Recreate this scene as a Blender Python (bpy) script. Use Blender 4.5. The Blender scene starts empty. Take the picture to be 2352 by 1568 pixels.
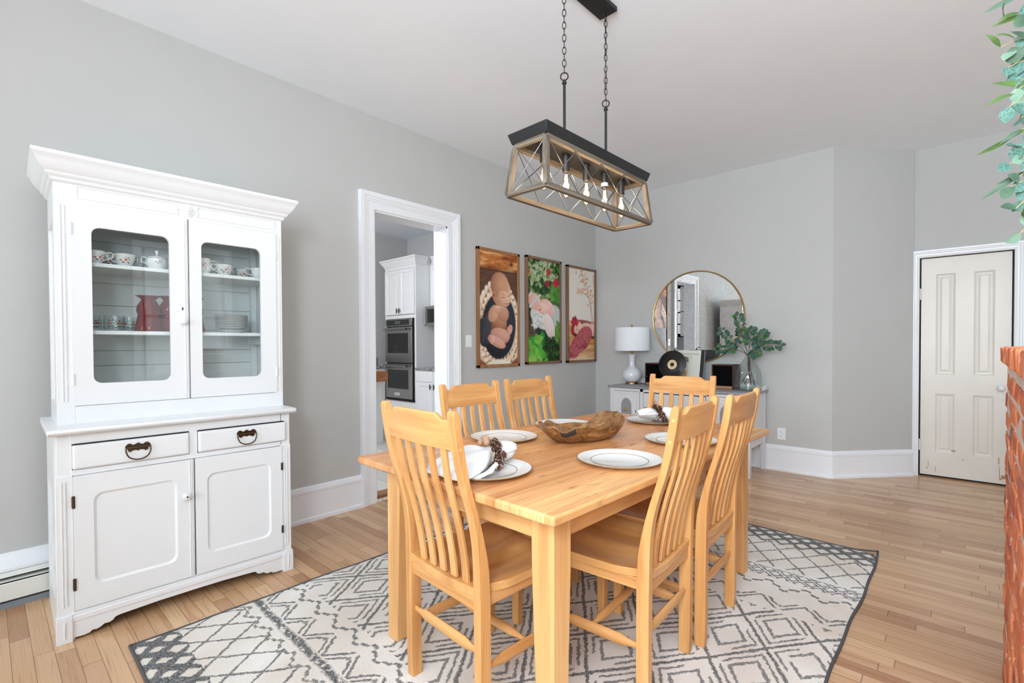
import bpy, bmesh, math, random
import numpy as np
from mathutils import Vector, Matrix, Quaternion, noise as mnoise

random.seed(7)
SC = bpy.context.scene
COL = SC.collection
PI = math.pi
R = math.radians

# ------------------------------------------------------------------ camera
FPX = 1110.0
cam_d = bpy.data.cameras.new('camera')
cam = bpy.data.objects.new('camera', cam_d)
COL.objects.link(cam)
CAM_M = ((0.7393263, 0.6733339, -0.0042543), (0.0070502, -0.0140586, -0.9998763), (-0.6733105, 0.7392048, -0.015141))
_r, _d, _f = Vector(CAM_M[0]), Vector(CAM_M[1]), Vector(CAM_M[2])
mw = Matrix.Identity(4)
for i in range(3):
    mw[i][0] = _r[i]; mw[i][1] = -_d[i]; mw[i][2] = -_f[i]
mw[0][3], mw[1][3], mw[2][3] = 0.0, 0.0, 1.25
cam.matrix_world = mw
cam_d.sensor_fit = 'HORIZONTAL'
cam_d.sensor_width = 36.0
cam_d.lens = 36.0 * FPX / 2352.0
cam_d.shift_y = 0.0113401
cam_d.clip_start = 0.02
SC.camera = cam

# ------------------------------------------------------------------ light and exposure
SC.view_settings.view_transform = 'Standard'
SC.view_settings.look = 'None'
SC.view_settings.gamma = 1.0
SC.view_settings.use_curve_mapping = False
SC.view_settings.exposure = 0.12
SC.cycles.transparent_max_bounces = 32
SC.cycles.diffuse_bounces = 6
W = bpy.data.worlds.new('sky'); SC.world = W
W.use_nodes = True
_bg = W.node_tree.nodes['Background']
_bg.inputs['Color'].default_value = (0.92, 0.96, 1.0, 1)
_bg.inputs['Strength'].default_value = 1.6

def area_light(name, loc, target, sx, sy, power, color=(1, 1, 1)):
    d = bpy.data.lights.new(name, 'AREA')
    d.shape = 'RECTANGLE'; d.size = sx; d.size_y = sy
    d.energy = power; d.color = color
    o = bpy.data.objects.new(name, d); COL.objects.link(o)
    o.location = loc
    o.rotation_euler = (Vector(target) - Vector(loc)).to_track_quat('-Z', 'Y').to_euler()
    return o

def point_light(name, loc, power, color, rad=0.03):
    d = bpy.data.lights.new(name, 'POINT')
    d.energy = power; d.color = color; d.shadow_soft_size = rad
    o = bpy.data.objects.new(name, d); COL.objects.link(o); o.location = loc
    return o

for _x, _w, _p in ((-2.2, 1.4, 26), (-.10, 1.7, 112), (2.0, 1.4, 16)):
    area_light('window_daylight', (_x, -4.50, 1.65), (_x * .6 - .1, 0.8, 2.3), _w, 2.2, _p, (.80, .905, 1.0))
for _y, _p, _tx in ((-1.05, 4, -1), (1.9, 4, 0), (4.3, 4, 0)):
    area_light('window_daylight', (3.2, _y, 1.75), (_tx, _y + .6, 3.0), 1.1, 1.9, _p, (.80, .905, 1.0))  # the two farther ones sit at unseen windows added for side fill
area_light('added_bounce_fill', (.2, -.8, 1.9), (.4, 2.2, 3.08), 1.0, 1.0, 124, (.84, .92, 1.0))  # upward fill light added to brighten ceiling and tabletop; no lamp stands here
area_light('added_kitchen_fill', (-5.4, 1.0, 3.1), (-5.6, 3.2, .8), 1.6, 1.0, 135, (.95, .97, 1))  # unseen fill light added under the kitchen ceiling to brighten the room

# ------------------------------------------------------------------ helpers
def lin(r, g, b):
    def f(c):
        c = c / 255.0
        return c / 12.92 if c <= 0.04045 else ((c + 0.055) / 1.055) ** 2.4
    return (f(r), f(g), f(b), 1.0)

class MB:
    """collects shapes; build() links them as one mesh object"""
    def __init__(s):
        s.bm = bmesh.new(); s.mi = 0
    def _tag(s, faces):
        for f in faces: f.material_index = s.mi
    def verts_faces(s, vs, fs):
        bv = [s.bm.verts.new(v) for v in vs]
        out = []
        for f in fs:
            try:
                out.append(s.bm.faces.new([bv[i] for i in f]))
            except ValueError:
                pass
        s._tag(out)
        return bv, out
    def box(s, x0, x1, y0, y1, z0, z1, M=None):
        vs = [Vector((x, y, z)) for z in (z0, z1) for y in (y0, y1) for x in (x0, x1)]
        if M is not None: vs = [M @ v for v in vs]
        s.verts_faces(vs, [(0, 2, 3, 1), (4, 5, 7, 6), (0, 1, 5, 4), (2, 6, 7, 3), (0, 4, 6, 2), (1, 3, 7, 5)])
        return s
    def rings(s, rings, closed_ring=True, cap0=True, cap1=True, loop=False):
        n = len(rings[0])
        bv = [[s.bm.verts.new(v) for v in r] for r in rings]
        out = []
        m = len(rings)
        for i in range(m if loop else m - 1):
            a, b = bv[i], bv[(i + 1) % m]
            for k in range(n if closed_ring else n - 1):
                k2 = (k + 1) % n
                try: out.append(s.bm.faces.new((a[k], a[k2], b[k2], b[k])))
                except ValueError: pass
        if not loop:
            if cap0:
                try: out.append(s.bm.faces.new(bv[0][::-1]))
                except ValueError: pass
            if cap1:
                try: out.append(s.bm.faces.new(bv[-1]))
                except ValueError: pass
        s._tag(out)
        return s
    def tube(s, pts, rad, n=10, loop=False, cap=True, flat=None):
        """round tube along pts; rad number or list; flat=(a,b) gives an elliptic section"""
        pts = [Vector(p) for p in pts]
        m = len(pts)
        rads = rad if isinstance(rad, (list, tuple)) else [rad] * m
        T = []
        for i in range(m):
            if loop: t = pts[(i + 1) % m] - pts[i - 1]
            elif i == 0: t = pts[1] - pts[0]
            elif i == m - 1: t = pts[-1] - pts[-2]
            else: t = pts[i + 1] - pts[i - 1]
            T.append(t.normalized())
        up = Vector((0, 0, 1)) if abs(T[0].z) < 0.9 else Vector((1, 0, 0))
        nrm = (up - T[0] * up.dot(T[0])).normalized()
        rings = []
        for i in range(m):
            if i:
                q = T[i - 1].rotation_difference(T[i]); nrm = (q @ nrm)
                nrm = (nrm - T[i] * nrm.dot(T[i])).normalized()
            b = T[i].cross(nrm)
            fa, fb = flat if flat else (1, 1)
            rings.append([pts[i] + (nrm * math.cos(2 * PI * k / n) * fa + b * math.sin(2 * PI * k / n) * fb) * rads[i] for k in range(n)])
        s.rings(rings, True, cap, cap, loop)
        return s
    def lathe(s, prof, n=32, c=(0, 0, 0), M=None, cap0=True, cap1=True):
        c = Vector(c)
        rings = []
        for r, z in prof:
            ring = [Vector((r * math.cos(2 * PI * k / n), r * math.sin(2 * PI * k / n), z)) for k in range(n)]
            if M is not None: ring = [M @ v for v in ring]
            rings.append([v + c for v in ring])
        s.rings(rings, True, cap0, cap1)
        return s
    def prism(s, poly, d0, d1, axis='y', M=None):
        """polygon (a,b) extruded along axis: y -> (a,d,b), x -> (d,a,b), z -> (a,b,d)"""
        def P(a, b, d):
            v = Vector((a, d, b)) if axis == 'y' else Vector((d, a, b)) if axis == 'x' else Vector((a, b, d))
            return M @ v if M is not None else v
        s.rings([[P(a, b, d0) for a, b in poly], [P(a, b, d1) for a, b in poly]])
        return s
    def sweep(s, path, prof, closed=False, up=(0, 0, 1)):
        """mitred sweep of profile (out, up) along a flat path; out is to the left of travel"""
        path = [Vector(p) for p in path]; up = Vector(up)
        m = len(path); rings = []
        for i in range(m):
            d0 = (path[i] - path[i - 1]).normalized() if (i or closed) else None
            d1 = (path[(i + 1) % m] - path[i]).normalized() if (i < m - 1 or closed) else None
            if d0 is None: d0 = d1
            if d1 is None: d1 = d0
            n0, n1 = up.cross(d0), up.cross(d1)
            mm = (n0 + n1).normalized(); k = 1.0 / max(0.2, mm.dot(n0))
            rings.append([path[i] + mm * (k * a) + up * b for a, b in prof])
        s.rings(rings, True, True, True, closed)
        return s
    def holed(s, outer, inner, y0, y1, chamfer=0.0, rec=0.0, M=None, panel=True, back=True):
        """board in the x-z plane with a hole; front at y0, back at y1; a sloped lip of width chamfer down to
        depth rec and, if panel, a recessed field there"""
        def P(a, d, b):
            v = Vector((a, d, b)); return M @ v if M is not None else v
        bm = s.bm
        def loop(l, d): return [bm.verts.new(P(a, d, b)) for a, b in l]
        def fillring(o, i):
            es = []
            for L_ in (o, i):
                for k in range(len(L_)):
                    e = bm.edges.get((L_[k], L_[(k + 1) % len(L_)])) or bm.edges.new((L_[k], L_[(k + 1) % len(L_)]))
                    es.append(e)
            r = bmesh.ops.triangle_fill(bm, use_beauty=True, edges=es)
            s._tag([g for g in r['geom'] if isinstance(g, bmesh.types.BMFace)])
        def strip(a, b):
            fs = []
            for k in range(len(a)):
                k2 = (k + 1) % len(a)
                try: fs.append(bm.faces.new((a[k], a[k2], b[k2], b[k])))
                except ValueError: pass
            s._tag(fs)
        of, inf = loop(outer, y0), loop(inner, y0)
        fillring(of, inf)
        ob = loop(outer, y1); strip(of, ob)
        if panel:
            cx = sum(a for a, b in inner) / len(inner); cz = sum(b for a, b in inner) / len(inner)
            sm = []
            hw = max(abs(a - cx) for a, b in inner); hh = max(abs(b - cz) for a, b in inner)
            for a, b in inner: sm.append((cx + (a - cx) * (hw - chamfer) / hw, cz + (b - cz) * (hh - chamfer) / hh))
            pl = loop(sm, y0 + rec); strip(inf, pl)
            try: s._tag([bm.faces.new(pl)])
            except ValueError: pass
            if back:
                try: s._tag([bm.faces.new(ob[::-1])])
                except ValueError: pass
        else:
            ib = loop(inner, y1); strip(inf, ib); fillring(ob, ib)
        return s
    def build(s, name, mats, parent=None, smooth=None, bevel=0, seg=2, loc=None, sub=0):
        bm = s.bm
        bmesh.ops.recalc_face_normals(bm, faces=bm.faces[:])
        me = bpy.data.meshes.new(name)
        bm.to_mesh(me); bm.free()
        for m in (mats if isinstance(mats, (list, tuple)) else [mats]): me.materials.append(m)
        if smooth is not None:
            me.polygons.foreach_set('use_smooth', [True] * len(me.polygons))
            if smooth < 180: me.set_sharp_from_angle(angle=R(smooth))
        o = bpy.data.objects.new(name, me); COL.objects.link(o)
        if parent is not None: o.parent = parent
        if loc is not None: o.location = loc
        if bevel:
            b = o.modifiers.new('bevel', 'BEVEL'); b.width = bevel; b.segments = seg
            b.limit_method = 'ANGLE'; b.angle_limit = R(40)
            if smooth is None:
                me.polygons.foreach_set('use_smooth', [True] * len(me.polygons))
                me.set_sharp_from_angle(angle=R(35))
        if sub:
            b = o.modifiers.new('sub', 'SUBSURF'); b.levels = sub; b.render_levels = sub
        return o

def rrect(x0, x1, z0, z1, r, n=6, corners=(1, 1, 1, 1)):
    out = []
    for i, (cx, cz, a0) in enumerate(((x0 + r, z0 + r, 180), (x1 - r, z0 + r, 270), (x1 - r, z1 - r, 0), (x0 + r, z1 - r, 90))):
        for k in range(n + 1):
            a = R(a0 + 90.0 * k / n)
            out.append((cx + r * math.cos(a), cz + r * math.sin(a)))
    return out
def rect(x0, x1, z0, z1): return [(x0, z0), (x1, z0), (x1, z1), (x0, z1)]

def tag(o, label=None, cat=None, group=None, kind=None):
    if label: o['label'] = label
    if cat: o['category'] = cat
    if group: o['group'] = group
    if kind: o['kind'] = kind
    return o
def thing(name, label, cat, loc=(0, 0, 0), rz=0.0, group=None):
    o = bpy.data.objects.new(name, None); COL.objects.link(o)
    o.empty_display_size = 0.05
    o.location = loc; o.rotation_euler = (0, 0, rz)
    return tag(o, label, cat, group)
def struct(o, label, cat):
    return tag(o, label, cat, None, 'structure')
def dup(root, loc, rz, label, group=None, scale=None):
    def cp(o, parent):
        c = o.copy(); COL.objects.link(c)
        if parent is not None: c.parent = parent
        for ch in [x for x in KIDS.get(o.name, [])]: cp(ch, c)
        return c
    KIDS = {}
    for o in bpy.data.objects:
        if o.parent is not None: KIDS.setdefault(o.parent.name, []).append(o)
    r = cp(root, None)
    r.location = loc; r.rotation_euler = (0, 0, rz)
    if scale: r.scale = scale
    r['label'] = label
    if group: r['group'] = group
    return r

def catmull(pts, n=6, closed=False):
    pts = [Vector(p) for p in pts]; m = len(pts); out = []
    rng = range(m) if closed else range(m - 1)
    for i in rng:
        p0 = pts[i - 1] if (i or closed) else pts[0] * 2 - pts[1]
        p1, p2 = pts[i], pts[(i + 1) % m]
        p3 = pts[(i + 2) % m] if (i + 2 < m or closed) else pts[-1] * 2 - pts[-2]
        for k in range(n):
            t = k / n
            out.append(0.5 * ((2 * p1) + (p2 - p0) * t + (2 * p0 - 5 * p1 + 4 * p2 - p3) * t * t + (3 * p1 - p0 - 3 * p2 + p3) * t ** 3))
    if not closed: out.append(pts[-1])
    return out

# ------------------------------------------------------------------ materials
class X:
    """a tiny expression builder over Math nodes"""
    def __init__(s, nt, k): s.nt, s.k = nt, k
    def _m(s, op, *a):
        n = s.nt.nodes.new('ShaderNodeMath'); n.operation = op
        for i, v in enumerate((s,) + a):
            if isinstance(v, X): s.nt.links.new(v.k, n.inputs[i])
            else: n.inputs[i].default_value = float(v)
        return X(s.nt, n.outputs[0])
    def __add__(s, o): return s._m('ADD', o)
    def __radd__(s, o): return s._m('ADD', o)
    def __sub__(s, o): return s._m('SUBTRACT', o)
    def __rsub__(s, o): return (s * -1.0) + o
    def __mul__(s, o): return s._m('MULTIPLY', o)
    def __rmul__(s, o): return s._m('MULTIPLY', o)
    def __truediv__(s, o): return s._m('DIVIDE', o)
    def abs(s): return s._m('ABSOLUTE')
    def floor(s): return s._m('FLOOR')
    def fract(s): return s._m('FRACT')
    def lt(s, o): return s._m('LESS_THAN', o)
    def gt(s, o): return s._m('GREATER_THAN', o)
    def max(s, o): return s._m('MAXIMUM', o)
    def min(s, o): return s._m('MINIMUM', o)
    def pingpong(s, o): return s._m('PINGPONG', o)
    def pow(s, o): return s._m('POWER', o)
    def smooth(s, a, b):
        n = s.nt.nodes.new('ShaderNodeMapRange'); n.interpolation_type = 'SMOOTHSTEP'
        s.nt.links.new(s.k, n.inputs['Value'])
        n.inputs['From Min'].default_value = a; n.inputs['From Max'].default_value = b
        return X(s.nt, n.outputs['Result'])

def new_mat(name, rough=0.5, spec=0.5, metal=0.0, color=None):
    m = bpy.data.materials.new(name); m.use_nodes = True
    nt = m.node_tree; b = nt.nodes['Principled BSDF']
    b.inputs['Roughness'].default_value = rough
    b.inputs['Specular IOR Level'].default_value = spec
    b.inputs['Metallic'].default_value = metal
    if color: b.inputs['Base Color'].default_value = color
    return m, nt, b
def coords(nt, kind='Object', scale=(1, 1, 1), rnd=0.0):
    tc = nt.nodes.new('ShaderNodeTexCoord')
    mp = nt.nodes.new('ShaderNodeMapping'); mp.inputs['Scale'].default_value = scale
    nt.links.new(tc.outputs[kind], mp.inputs['Vector'])
    if rnd:
        oi = nt.nodes.new('ShaderNodeObjectInfo')
        mu = nt.nodes.new('ShaderNodeMath'); mu.operation = 'MULTIPLY'; mu.inputs[1].default_value = rnd
        nt.links.new(oi.outputs['Random'], mu.inputs[0])
        nt.links.new(mu.outputs[0], mp.inputs['Location'])
    return mp.outputs['Vector']
def noise(nt, vec, scale, detail=3, rough=0.55, dist=0.0):
    n = nt.nodes.new('ShaderNodeTexNoise')
    nt.links.new(vec, n.inputs['Vector'])
    n.inputs['Scale'].default_value = scale; n.inputs['Detail'].default_value = detail
    n.inputs['Roughness'].default_value = rough; n.inputs['Distortion'].default_value = dist
    return n.outputs['Fac']
def ramp(nt, fac, stops):
    n = nt.nodes.new('ShaderNodeValToRGB'); nt.links.new(fac, n.inputs['Fac'])
    e = n.color_ramp.elements
    while len(e) < len(stops): e.new(0.5)
    for i, (p, c) in enumerate(stops): e[i].position = p; e[i].color = c
    return n.outputs['Color']
def mixc(nt, fac, a, b, mode='MIX'):
    n = nt.nodes.new('ShaderNodeMix'); n.data_type = 'RGBA'; n.blend_type = mode
    for i, v in ((0, fac), (6, a), (7, b)):
        if isinstance(v, X): v = v.k
        if hasattr(v, 'is_linked'): nt.links.new(v, n.inputs[i])
        else: n.inputs[i].default_value = v
    return n.outputs[2]
def bump(nt, b, h, strength=0.2, dist=0.002):
    n = nt.nodes.new('ShaderNodeBump'); n.inputs['Strength'].default_value = strength; n.inputs['Distance'].default_value = dist
    nt.links.new(h.k if isinstance(h, X) else h, n.inputs['Height'])
    nt.links.new(n.outputs['Normal'], b.inputs['Normal'])

def paint(name, col, rough=0.5, var=0.03, bscale=60, bstr=0.05, spec=0.4):
    m, nt, b = new_mat(name, rough, spec)
    v = coords(nt)
    f = noise(nt, v, 3.0, 3)
    d = tuple(c * (1 - var) for c in col[:3]) + (1,)
    l = tuple(min(1, c * (1 + var)) for c in col[:3]) + (1,)
    nt.links.new(ramp(nt, f, [(0.3, d), (0.7, l)]), b.inputs['Base Color'])
    bump(nt, b, noise(nt, v, bscale, 2), bstr, 0.002)
    return m
def metal(name, col, rough=0.3, m=1.0):
    mt, nt, b = new_mat(name, rough, 0.5, m)
    v = coords(nt)
    f = noise(nt, v, 40, 2)
    nt.links.new(ramp(nt, f, [(0.3, tuple(c * 0.85 for c in col[:3]) + (1,)), (0.7, col)]), b.inputs['Base Color'])
    return mt
def wood(name, stops, axis='z', rough=0.36, across=16.0, along=1.1, streak=None, fine=0.10, rnd=37.0, spec=0.4):
    m, nt, b = new_mat(name, rough, spec)
    sc = {'x': (along, across, across), 'y': (across, along, across), 'z': (across, across, along)}[axis]
    v = coords(nt, 'Object', sc, rnd)
    f = noise(nt, v, 1.0, 4, 0.55, 0.9)
    col = ramp(nt, f, stops)
    sf = {'x': (3, 150, 150), 'y': (150, 3, 150), 'z': (150, 150, 3)}[axis]
    g = noise(nt, coords(nt, 'Object', sf, rnd), 1.0, 2)
    g = X(nt, g).smooth(0.35, 0.7) * fine
    dark = tuple(c * 0.35 for c in stops[0][1][:3]) + (1,)
    col = mixc(nt, g, col, dark)
    if streak:
        s2 = {'x': (1.6, 15, 15), 'y': (15, 1.6, 15), 'z': (15, 15, 1.6)}[axis]
        h = noise(nt, coords(nt, 'Object', s2, rnd * 2), 1.0, 3, 0.6, 1.2)
        h = X(nt, h).smooth(streak[0], streak[0] + 0.07) * streak[1]
        col = mixc(nt, h, col, streak[2])
    oi = nt.nodes.new('ShaderNodeObjectInfo')
    hv = nt.nodes.new('ShaderNodeHueSaturation'); nt.links.new(col, hv.inputs['Color'])
    vv = X(nt, oi.outputs['Random']) * 0.14 + 0.93
    nt.links.new(vv.k, hv.inputs['Value'])
    nt.links.new(hv.outputs['Color'], b.inputs['Base Color'])
    bump(nt, b, f, 0.03, 0.002)
    return m
def thin_glass(name, tint=(0.97, 0.985, 0.98, 1), refl=1.0):
    m = bpy.data.materials.new(name); m.use_nodes = True
    nt = m.node_tree; nt.nodes.remove(nt.nodes['Principled BSDF'])
    out = nt.nodes['Material Output']
    t = nt.nodes.new('ShaderNodeBsdfTransparent'); t.inputs['Color'].default_value = tint
    g = nt.nodes.new('ShaderNodeBsdfGlossy'); g.inputs['Roughness'].default_value = 0.0
    fr = nt.nodes.new('ShaderNodeLayerWeight'); fr.inputs['Blend'].default_value = 0.5
    mx = nt.nodes.new('ShaderNodeMixShader')
    k = X(nt, fr.outputs['Facing']).pow(5.0) * (0.9 * refl) + 0.045 * refl
    nt.links.new(k.k, mx.inputs[0]); nt.links.new(t.outputs[0], mx.inputs[1]); nt.links.new(g.outputs[0], mx.inputs[2])
    nt.links.new(mx.outputs[0], out.inputs['Surface'])
    return m

M = {}
WALL = lin(194, 195, 193)
M['wall'] = paint('wall grey paint', WALL, 0.75, 0.012, 180, 0.05, 0.2)
M['wall_kitchen'] = paint('kitchen grey paint', lin(196, 196, 197), 0.7, 0.012, 180, 0.05, 0.2)
M['ceiling'] = paint('ceiling white paint', lin(242, 247, 252), 0.85, 0.01, 90, 0.04, 0.15)
M['trim'] = paint('trim white gloss', lin(238, 241, 245), 0.32, 0.01, 25, 0.03)
M['door_paint'] = paint('old cream door paint', lin(229, 225, 217), 0.35, 0.03, 25, 0.08)
M['hutch'] = paint('hutch white paint', lin(229, 231, 232), 0.3, 0.008, 30, 0.05)
M['hutch_in'] = paint('hutch inner white paint', lin(228, 233, 233), 0.5, 0.02, 30, 0.06)
M['side_white'] = paint('sideboard pale paint', lin(222, 223, 226), 0.4, 0.02, 40, 0.05)
M['side_grey'] = paint('sideboard grey paint', lin(150, 151, 156), 0.4, 0.03, 40, 0.05)
M['cab_white'] = paint('kitchen cabinet white', lin(238, 239, 240), 0.35, 0.008, 30, 0.02)
M['plastic'] = paint('white plastic plate', lin(238, 239, 241), 0.3, 0.005, 60, 0.0)
M['china'] = paint('white china', lin(226, 227, 226), 0.12, 0.004, 30, 0.0, 0.6)
M['gold_line'] = metal('gold rim line', lin(196, 160, 96), 0.25)
M['silver_line'] = paint('grey rim line', lin(120, 122, 120), 0.3, 0.02)
M['dark_edge'] = paint('grey china edge', lin(112, 116, 112), 0.3, 0.02)
M['black'] = paint('black gap', lin(16, 16, 17), 0.6, 0.1)
M['matte_black'] = paint('black iron finish', lin(34, 34, 35), 0.45, 0.15, 120, 0.05)
M['bronze'] = metal('aged bronze', lin(94, 76, 60), 0.35)
M['iron'] = metal('dark bronze chain', lin(74, 64, 60), 0.4)
M['brass'] = metal('polished brass', lin(206, 170, 108), 0.22)
M['steel'] = metal('brushed steel', lin(176, 174, 170), 0.28)
M['wire'] = metal('silver wire', lin(150, 152, 156), 0.3)
M['mirror'] = metal('mirror glass', (0.93, 0.94, 0.94, 1), 0.0)
M['mirror'].node_tree.nodes['Principled BSDF'].inputs['Roughness'].default_value = 0.004
M['glass'] = thin_glass('clear pane')
M['glass_ware'] = thin_glass('clear ware glass', (0.95, 0.97, 0.965, 1))
M['bulb_glass'] = thin_glass('amber bulb glass', (1.0, 0.94, 0.84, 1), 0.8)
M['oven_glass'] = paint('dark oven glass', lin(26, 27, 25), 0.06, 0.05, 30, 0.0, 0.6)
M['wrap'] = paint('white napkin linen', lin(228, 229, 231), 0.8, 0.01, 400, 0.1, 0.2)
def emis(name, col, st):
    m, nt, b = new_mat(name)
    b.inputs['Base Color'].default_value = col
    b.inputs['Emission Color'].default_value = col; b.inputs['Emission Strength'].default_value = st
    return m
M['filament'] = emis('glowing filament', (1.0, 0.80, 0.52, 1), 40.0)
M['lamp_disc'] = emis('glowing ceiling lamp', (1.0, 0.97, 0.92, 1), 6.0)

PINE = [(0.28, lin(192, 132, 76)), (0.5, lin(219, 163, 101)), (0.72, lin(229, 180, 120))]
for ax in 'xyz': M['pine_' + ax] = wood('amber pine grain ' + ax, PINE, ax, 0.33, 13.0, 0.9, (0.72, 0.25, lin(120, 72, 34)))
SEATW = [(0.3, lin(200, 140, 80)), (0.5, lin(222, 166, 102)), (0.7, lin(234, 184, 122))]
M['seat_wood'] = wood('amber seat boards', SEATW, 'y', 0.28, 9.0, 0.8, (0.7, 0.35, lin(110, 62, 30)))
TBL = [(0.25, lin(186, 124, 76)), (0.45, lin(220, 166, 106)), (0.6, lin(234, 184, 122)), (0.78, lin(240, 198, 140))]
for ax in 'xyz': M['table_' + ax] = wood('knotty table wood ' + ax, TBL, ax, 0.3, 10.0, 0.8, (0.68, 0.55, lin(92, 48, 24)))

# ------------------------------------------------------------------ room shell
XL, YB, ZC = -3.41, 5.35, 3.08
CORN = (-0.826, 5.35); CORN2 = (-0.276, 5.955)
YD = 5.985           # plane of the wall that holds the old door
XR, YN = 3.3, -4.6

def floor_mat():
    m, nt, b = new_mat('oak strip floor', 0.27, 0.6)
    tc = nt.nodes.new('ShaderNodeTexCoord'); sp = nt.nodes.new('ShaderNodeSeparateXYZ')
    nt.links.new(tc.outputs['Object'], sp.inputs[0])
    x, y = X(nt, sp.outputs['X']), X(nt, sp.outputs['Y'])
    BW = 0.062
    row = (y / BW).floor()
    wn = nt.nodes.new('ShaderNodeTexWhiteNoise'); wn.noise_dimensions = '1D'
    nt.links.new(row.k, wn.inputs['W'])
    rr = X(nt, wn.outputs['Value'])
    L = 0.62
    xs = x + rr * 7.3
    idx = (xs / L).floor()
    wn2 = nt.nodes.new('ShaderNodeTexWhiteNoise'); wn2.noise_dimensions = '2D'
    cb = nt.nodes.new('ShaderNodeCombineXYZ'); nt.links.new(row.k, cb.inputs[0]); nt.links.new(idx.k, cb.inputs[1])
    nt.links.new(cb.outputs[0], wn2.inputs['Vector'])
    pv = X(nt, wn2.outputs['Value'])
    base = ramp(nt, pv.k, [(0.0, lin(176, 132, 98)), (0.25, lin(196, 156, 118)), (0.6, lin(208, 169, 130)), (0.85, lin(218, 182, 143)), (1.0, lin(188, 144, 108))])
    cv = nt.nodes.new('ShaderNodeCombineXYZ')
    nt.links.new((x * 1.6 + pv * 31.0).k, cv.inputs[0]); nt.links.new((y * 26.0).k, cv.inputs[1]); nt.links.new((pv * 17.0).k, cv.inputs[2])
    g = X(nt, noise(nt, cv.outputs[0], 1.0, 4, 0.6, 1.0))
    col = mixc(nt, g.smooth(0.52, 0.72) * 0.5, base, lin(150, 100, 64))
    cv2 = nt.nodes.new('ShaderNodeCombineXYZ')
    nt.links.new((x * 4.0).k, cv2.inputs[0]); nt.links.new((y * 210.0).k, cv2.inputs[1]); nt.links.new((pv * 9.0).k, cv2.inputs[2])
    g2 = X(nt, noise(nt, cv2.outputs[0], 1.0, 2))
    col = mixc(nt, g2.smooth(0.5, 0.75) * 0.28, col, lin(120, 78, 48))
    seam = ((y / BW).fract() - 0.5).abs().gt(0.482)
    ends = ((xs / L).fract() - 0.5).abs().gt(0.4975)
    line = seam.max(ends)
    col = mixc(nt, line * 0.62, col, lin(66, 40, 24))
    nt.links.new(col, b.inputs['Base Color'])
    bump(nt, b, g * 0.3 - line, 0.25, 0.0015)
    return m
M['floor'] = floor_mat()
def tile_mat():
    m, nt, b = new_mat('kitchen floor boards', 0.35, 0.4)
    v = coords(nt, 'Object', (1, 1, 1))
    br = nt.nodes.new('ShaderNodeTexBrick'); nt.links.new(v, br.inputs['Vector'])
    br.inputs['Scale'].default_value = 1.0; br.inputs['Brick Width'].default_value = 1.2; br.inputs['Row Height'].default_value = 0.19
    br.inputs['Mortar Size'].default_value = 0.004
    br.inputs['Color1'].default_value = lin(205, 203, 197); br.inputs['Color2'].default_value = lin(190, 187, 180)
    br.inputs['Mortar'].default_value = lin(140, 136, 130)
    nt.links.new(br.outputs['Color'], b.inputs['Base Color'])
    return m
M['tile'] = tile_mat()

M['wall_absorb'] = paint('bounce cutting dark wall', lin(112, 108, 104), 0.8, 0.02)  # for the unseen right wall, dark to cut light bounced from that side
# floor and ceiling
b = MB(); b.prism([(XL, YN), (XR, YN), (XR, 6.1), (XL, 6.1)], -0.12, 0.0, 'z')
struct(b.build('floor', M['floor']), 'oak strip wood floor running across the room', 'floor')
b = MB(); b.prism([(XL - 0.2, YN - 0.1), (XR + 0.1, YN - 0.1), (XR + 0.1, 6.1), (XL - 0.2, 6.1)], ZC, ZC + 0.12, 'z')
struct(b.build('ceiling', M['ceiling']), 'plain white painted ceiling of the dining room', 'ceiling')

# left wall with the cased opening
OY0, OY1, OZ = 2.112, 2.872, 2.335
TW = 0.163
b = MB()
b.box(XL - TW, XL, YN, OY0, -0.1, ZC); b.box(XL - TW, XL, OY1, YB + 0.12, -0.1, ZC); b.box(XL - TW, XL, OY0, OY1, OZ, ZC)
struct(b.build('wall_left', M['wall']), 'long grey wall with the white cased opening to the kitchen', 'wall')
# back wall, angled return and door wall
b = MB(); b.prism([(XL, YB), (CORN[0], CORN[1]), (CORN[0], YB + 0.15), (XL, YB + 0.15)], -0.1, ZC, 'z')
struct(b.build('wall_back', M['wall']), 'grey wall behind the sideboard and round mirror', 'wall')
b = MB(); b.prism([CORN, CORN2, (CORN2[0], CORN2[1] + 0.2), (CORN[0], CORN[1] + 0.2)], -0.1, ZC, 'z')
struct(b.build('wall_angled', M['wall']), 'short angled grey wall between mirror wall and old door', 'wall')
DX0, DX1, DZ = -0.232, 0.392, 2.06
b = MB()
b.box(CORN2[0] - 0.05, DX0, YD, YD + 0.14, -0.1, ZC); b.box(DX1, XR, YD, YD + 0.14, -0.1, ZC); b.box(DX0, DX1, YD, YD + 0.14, DZ, ZC)
struct(b.build('wall_door_side', M['wall']), 'grey wall holding the old cream panelled door', 'wall')
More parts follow.
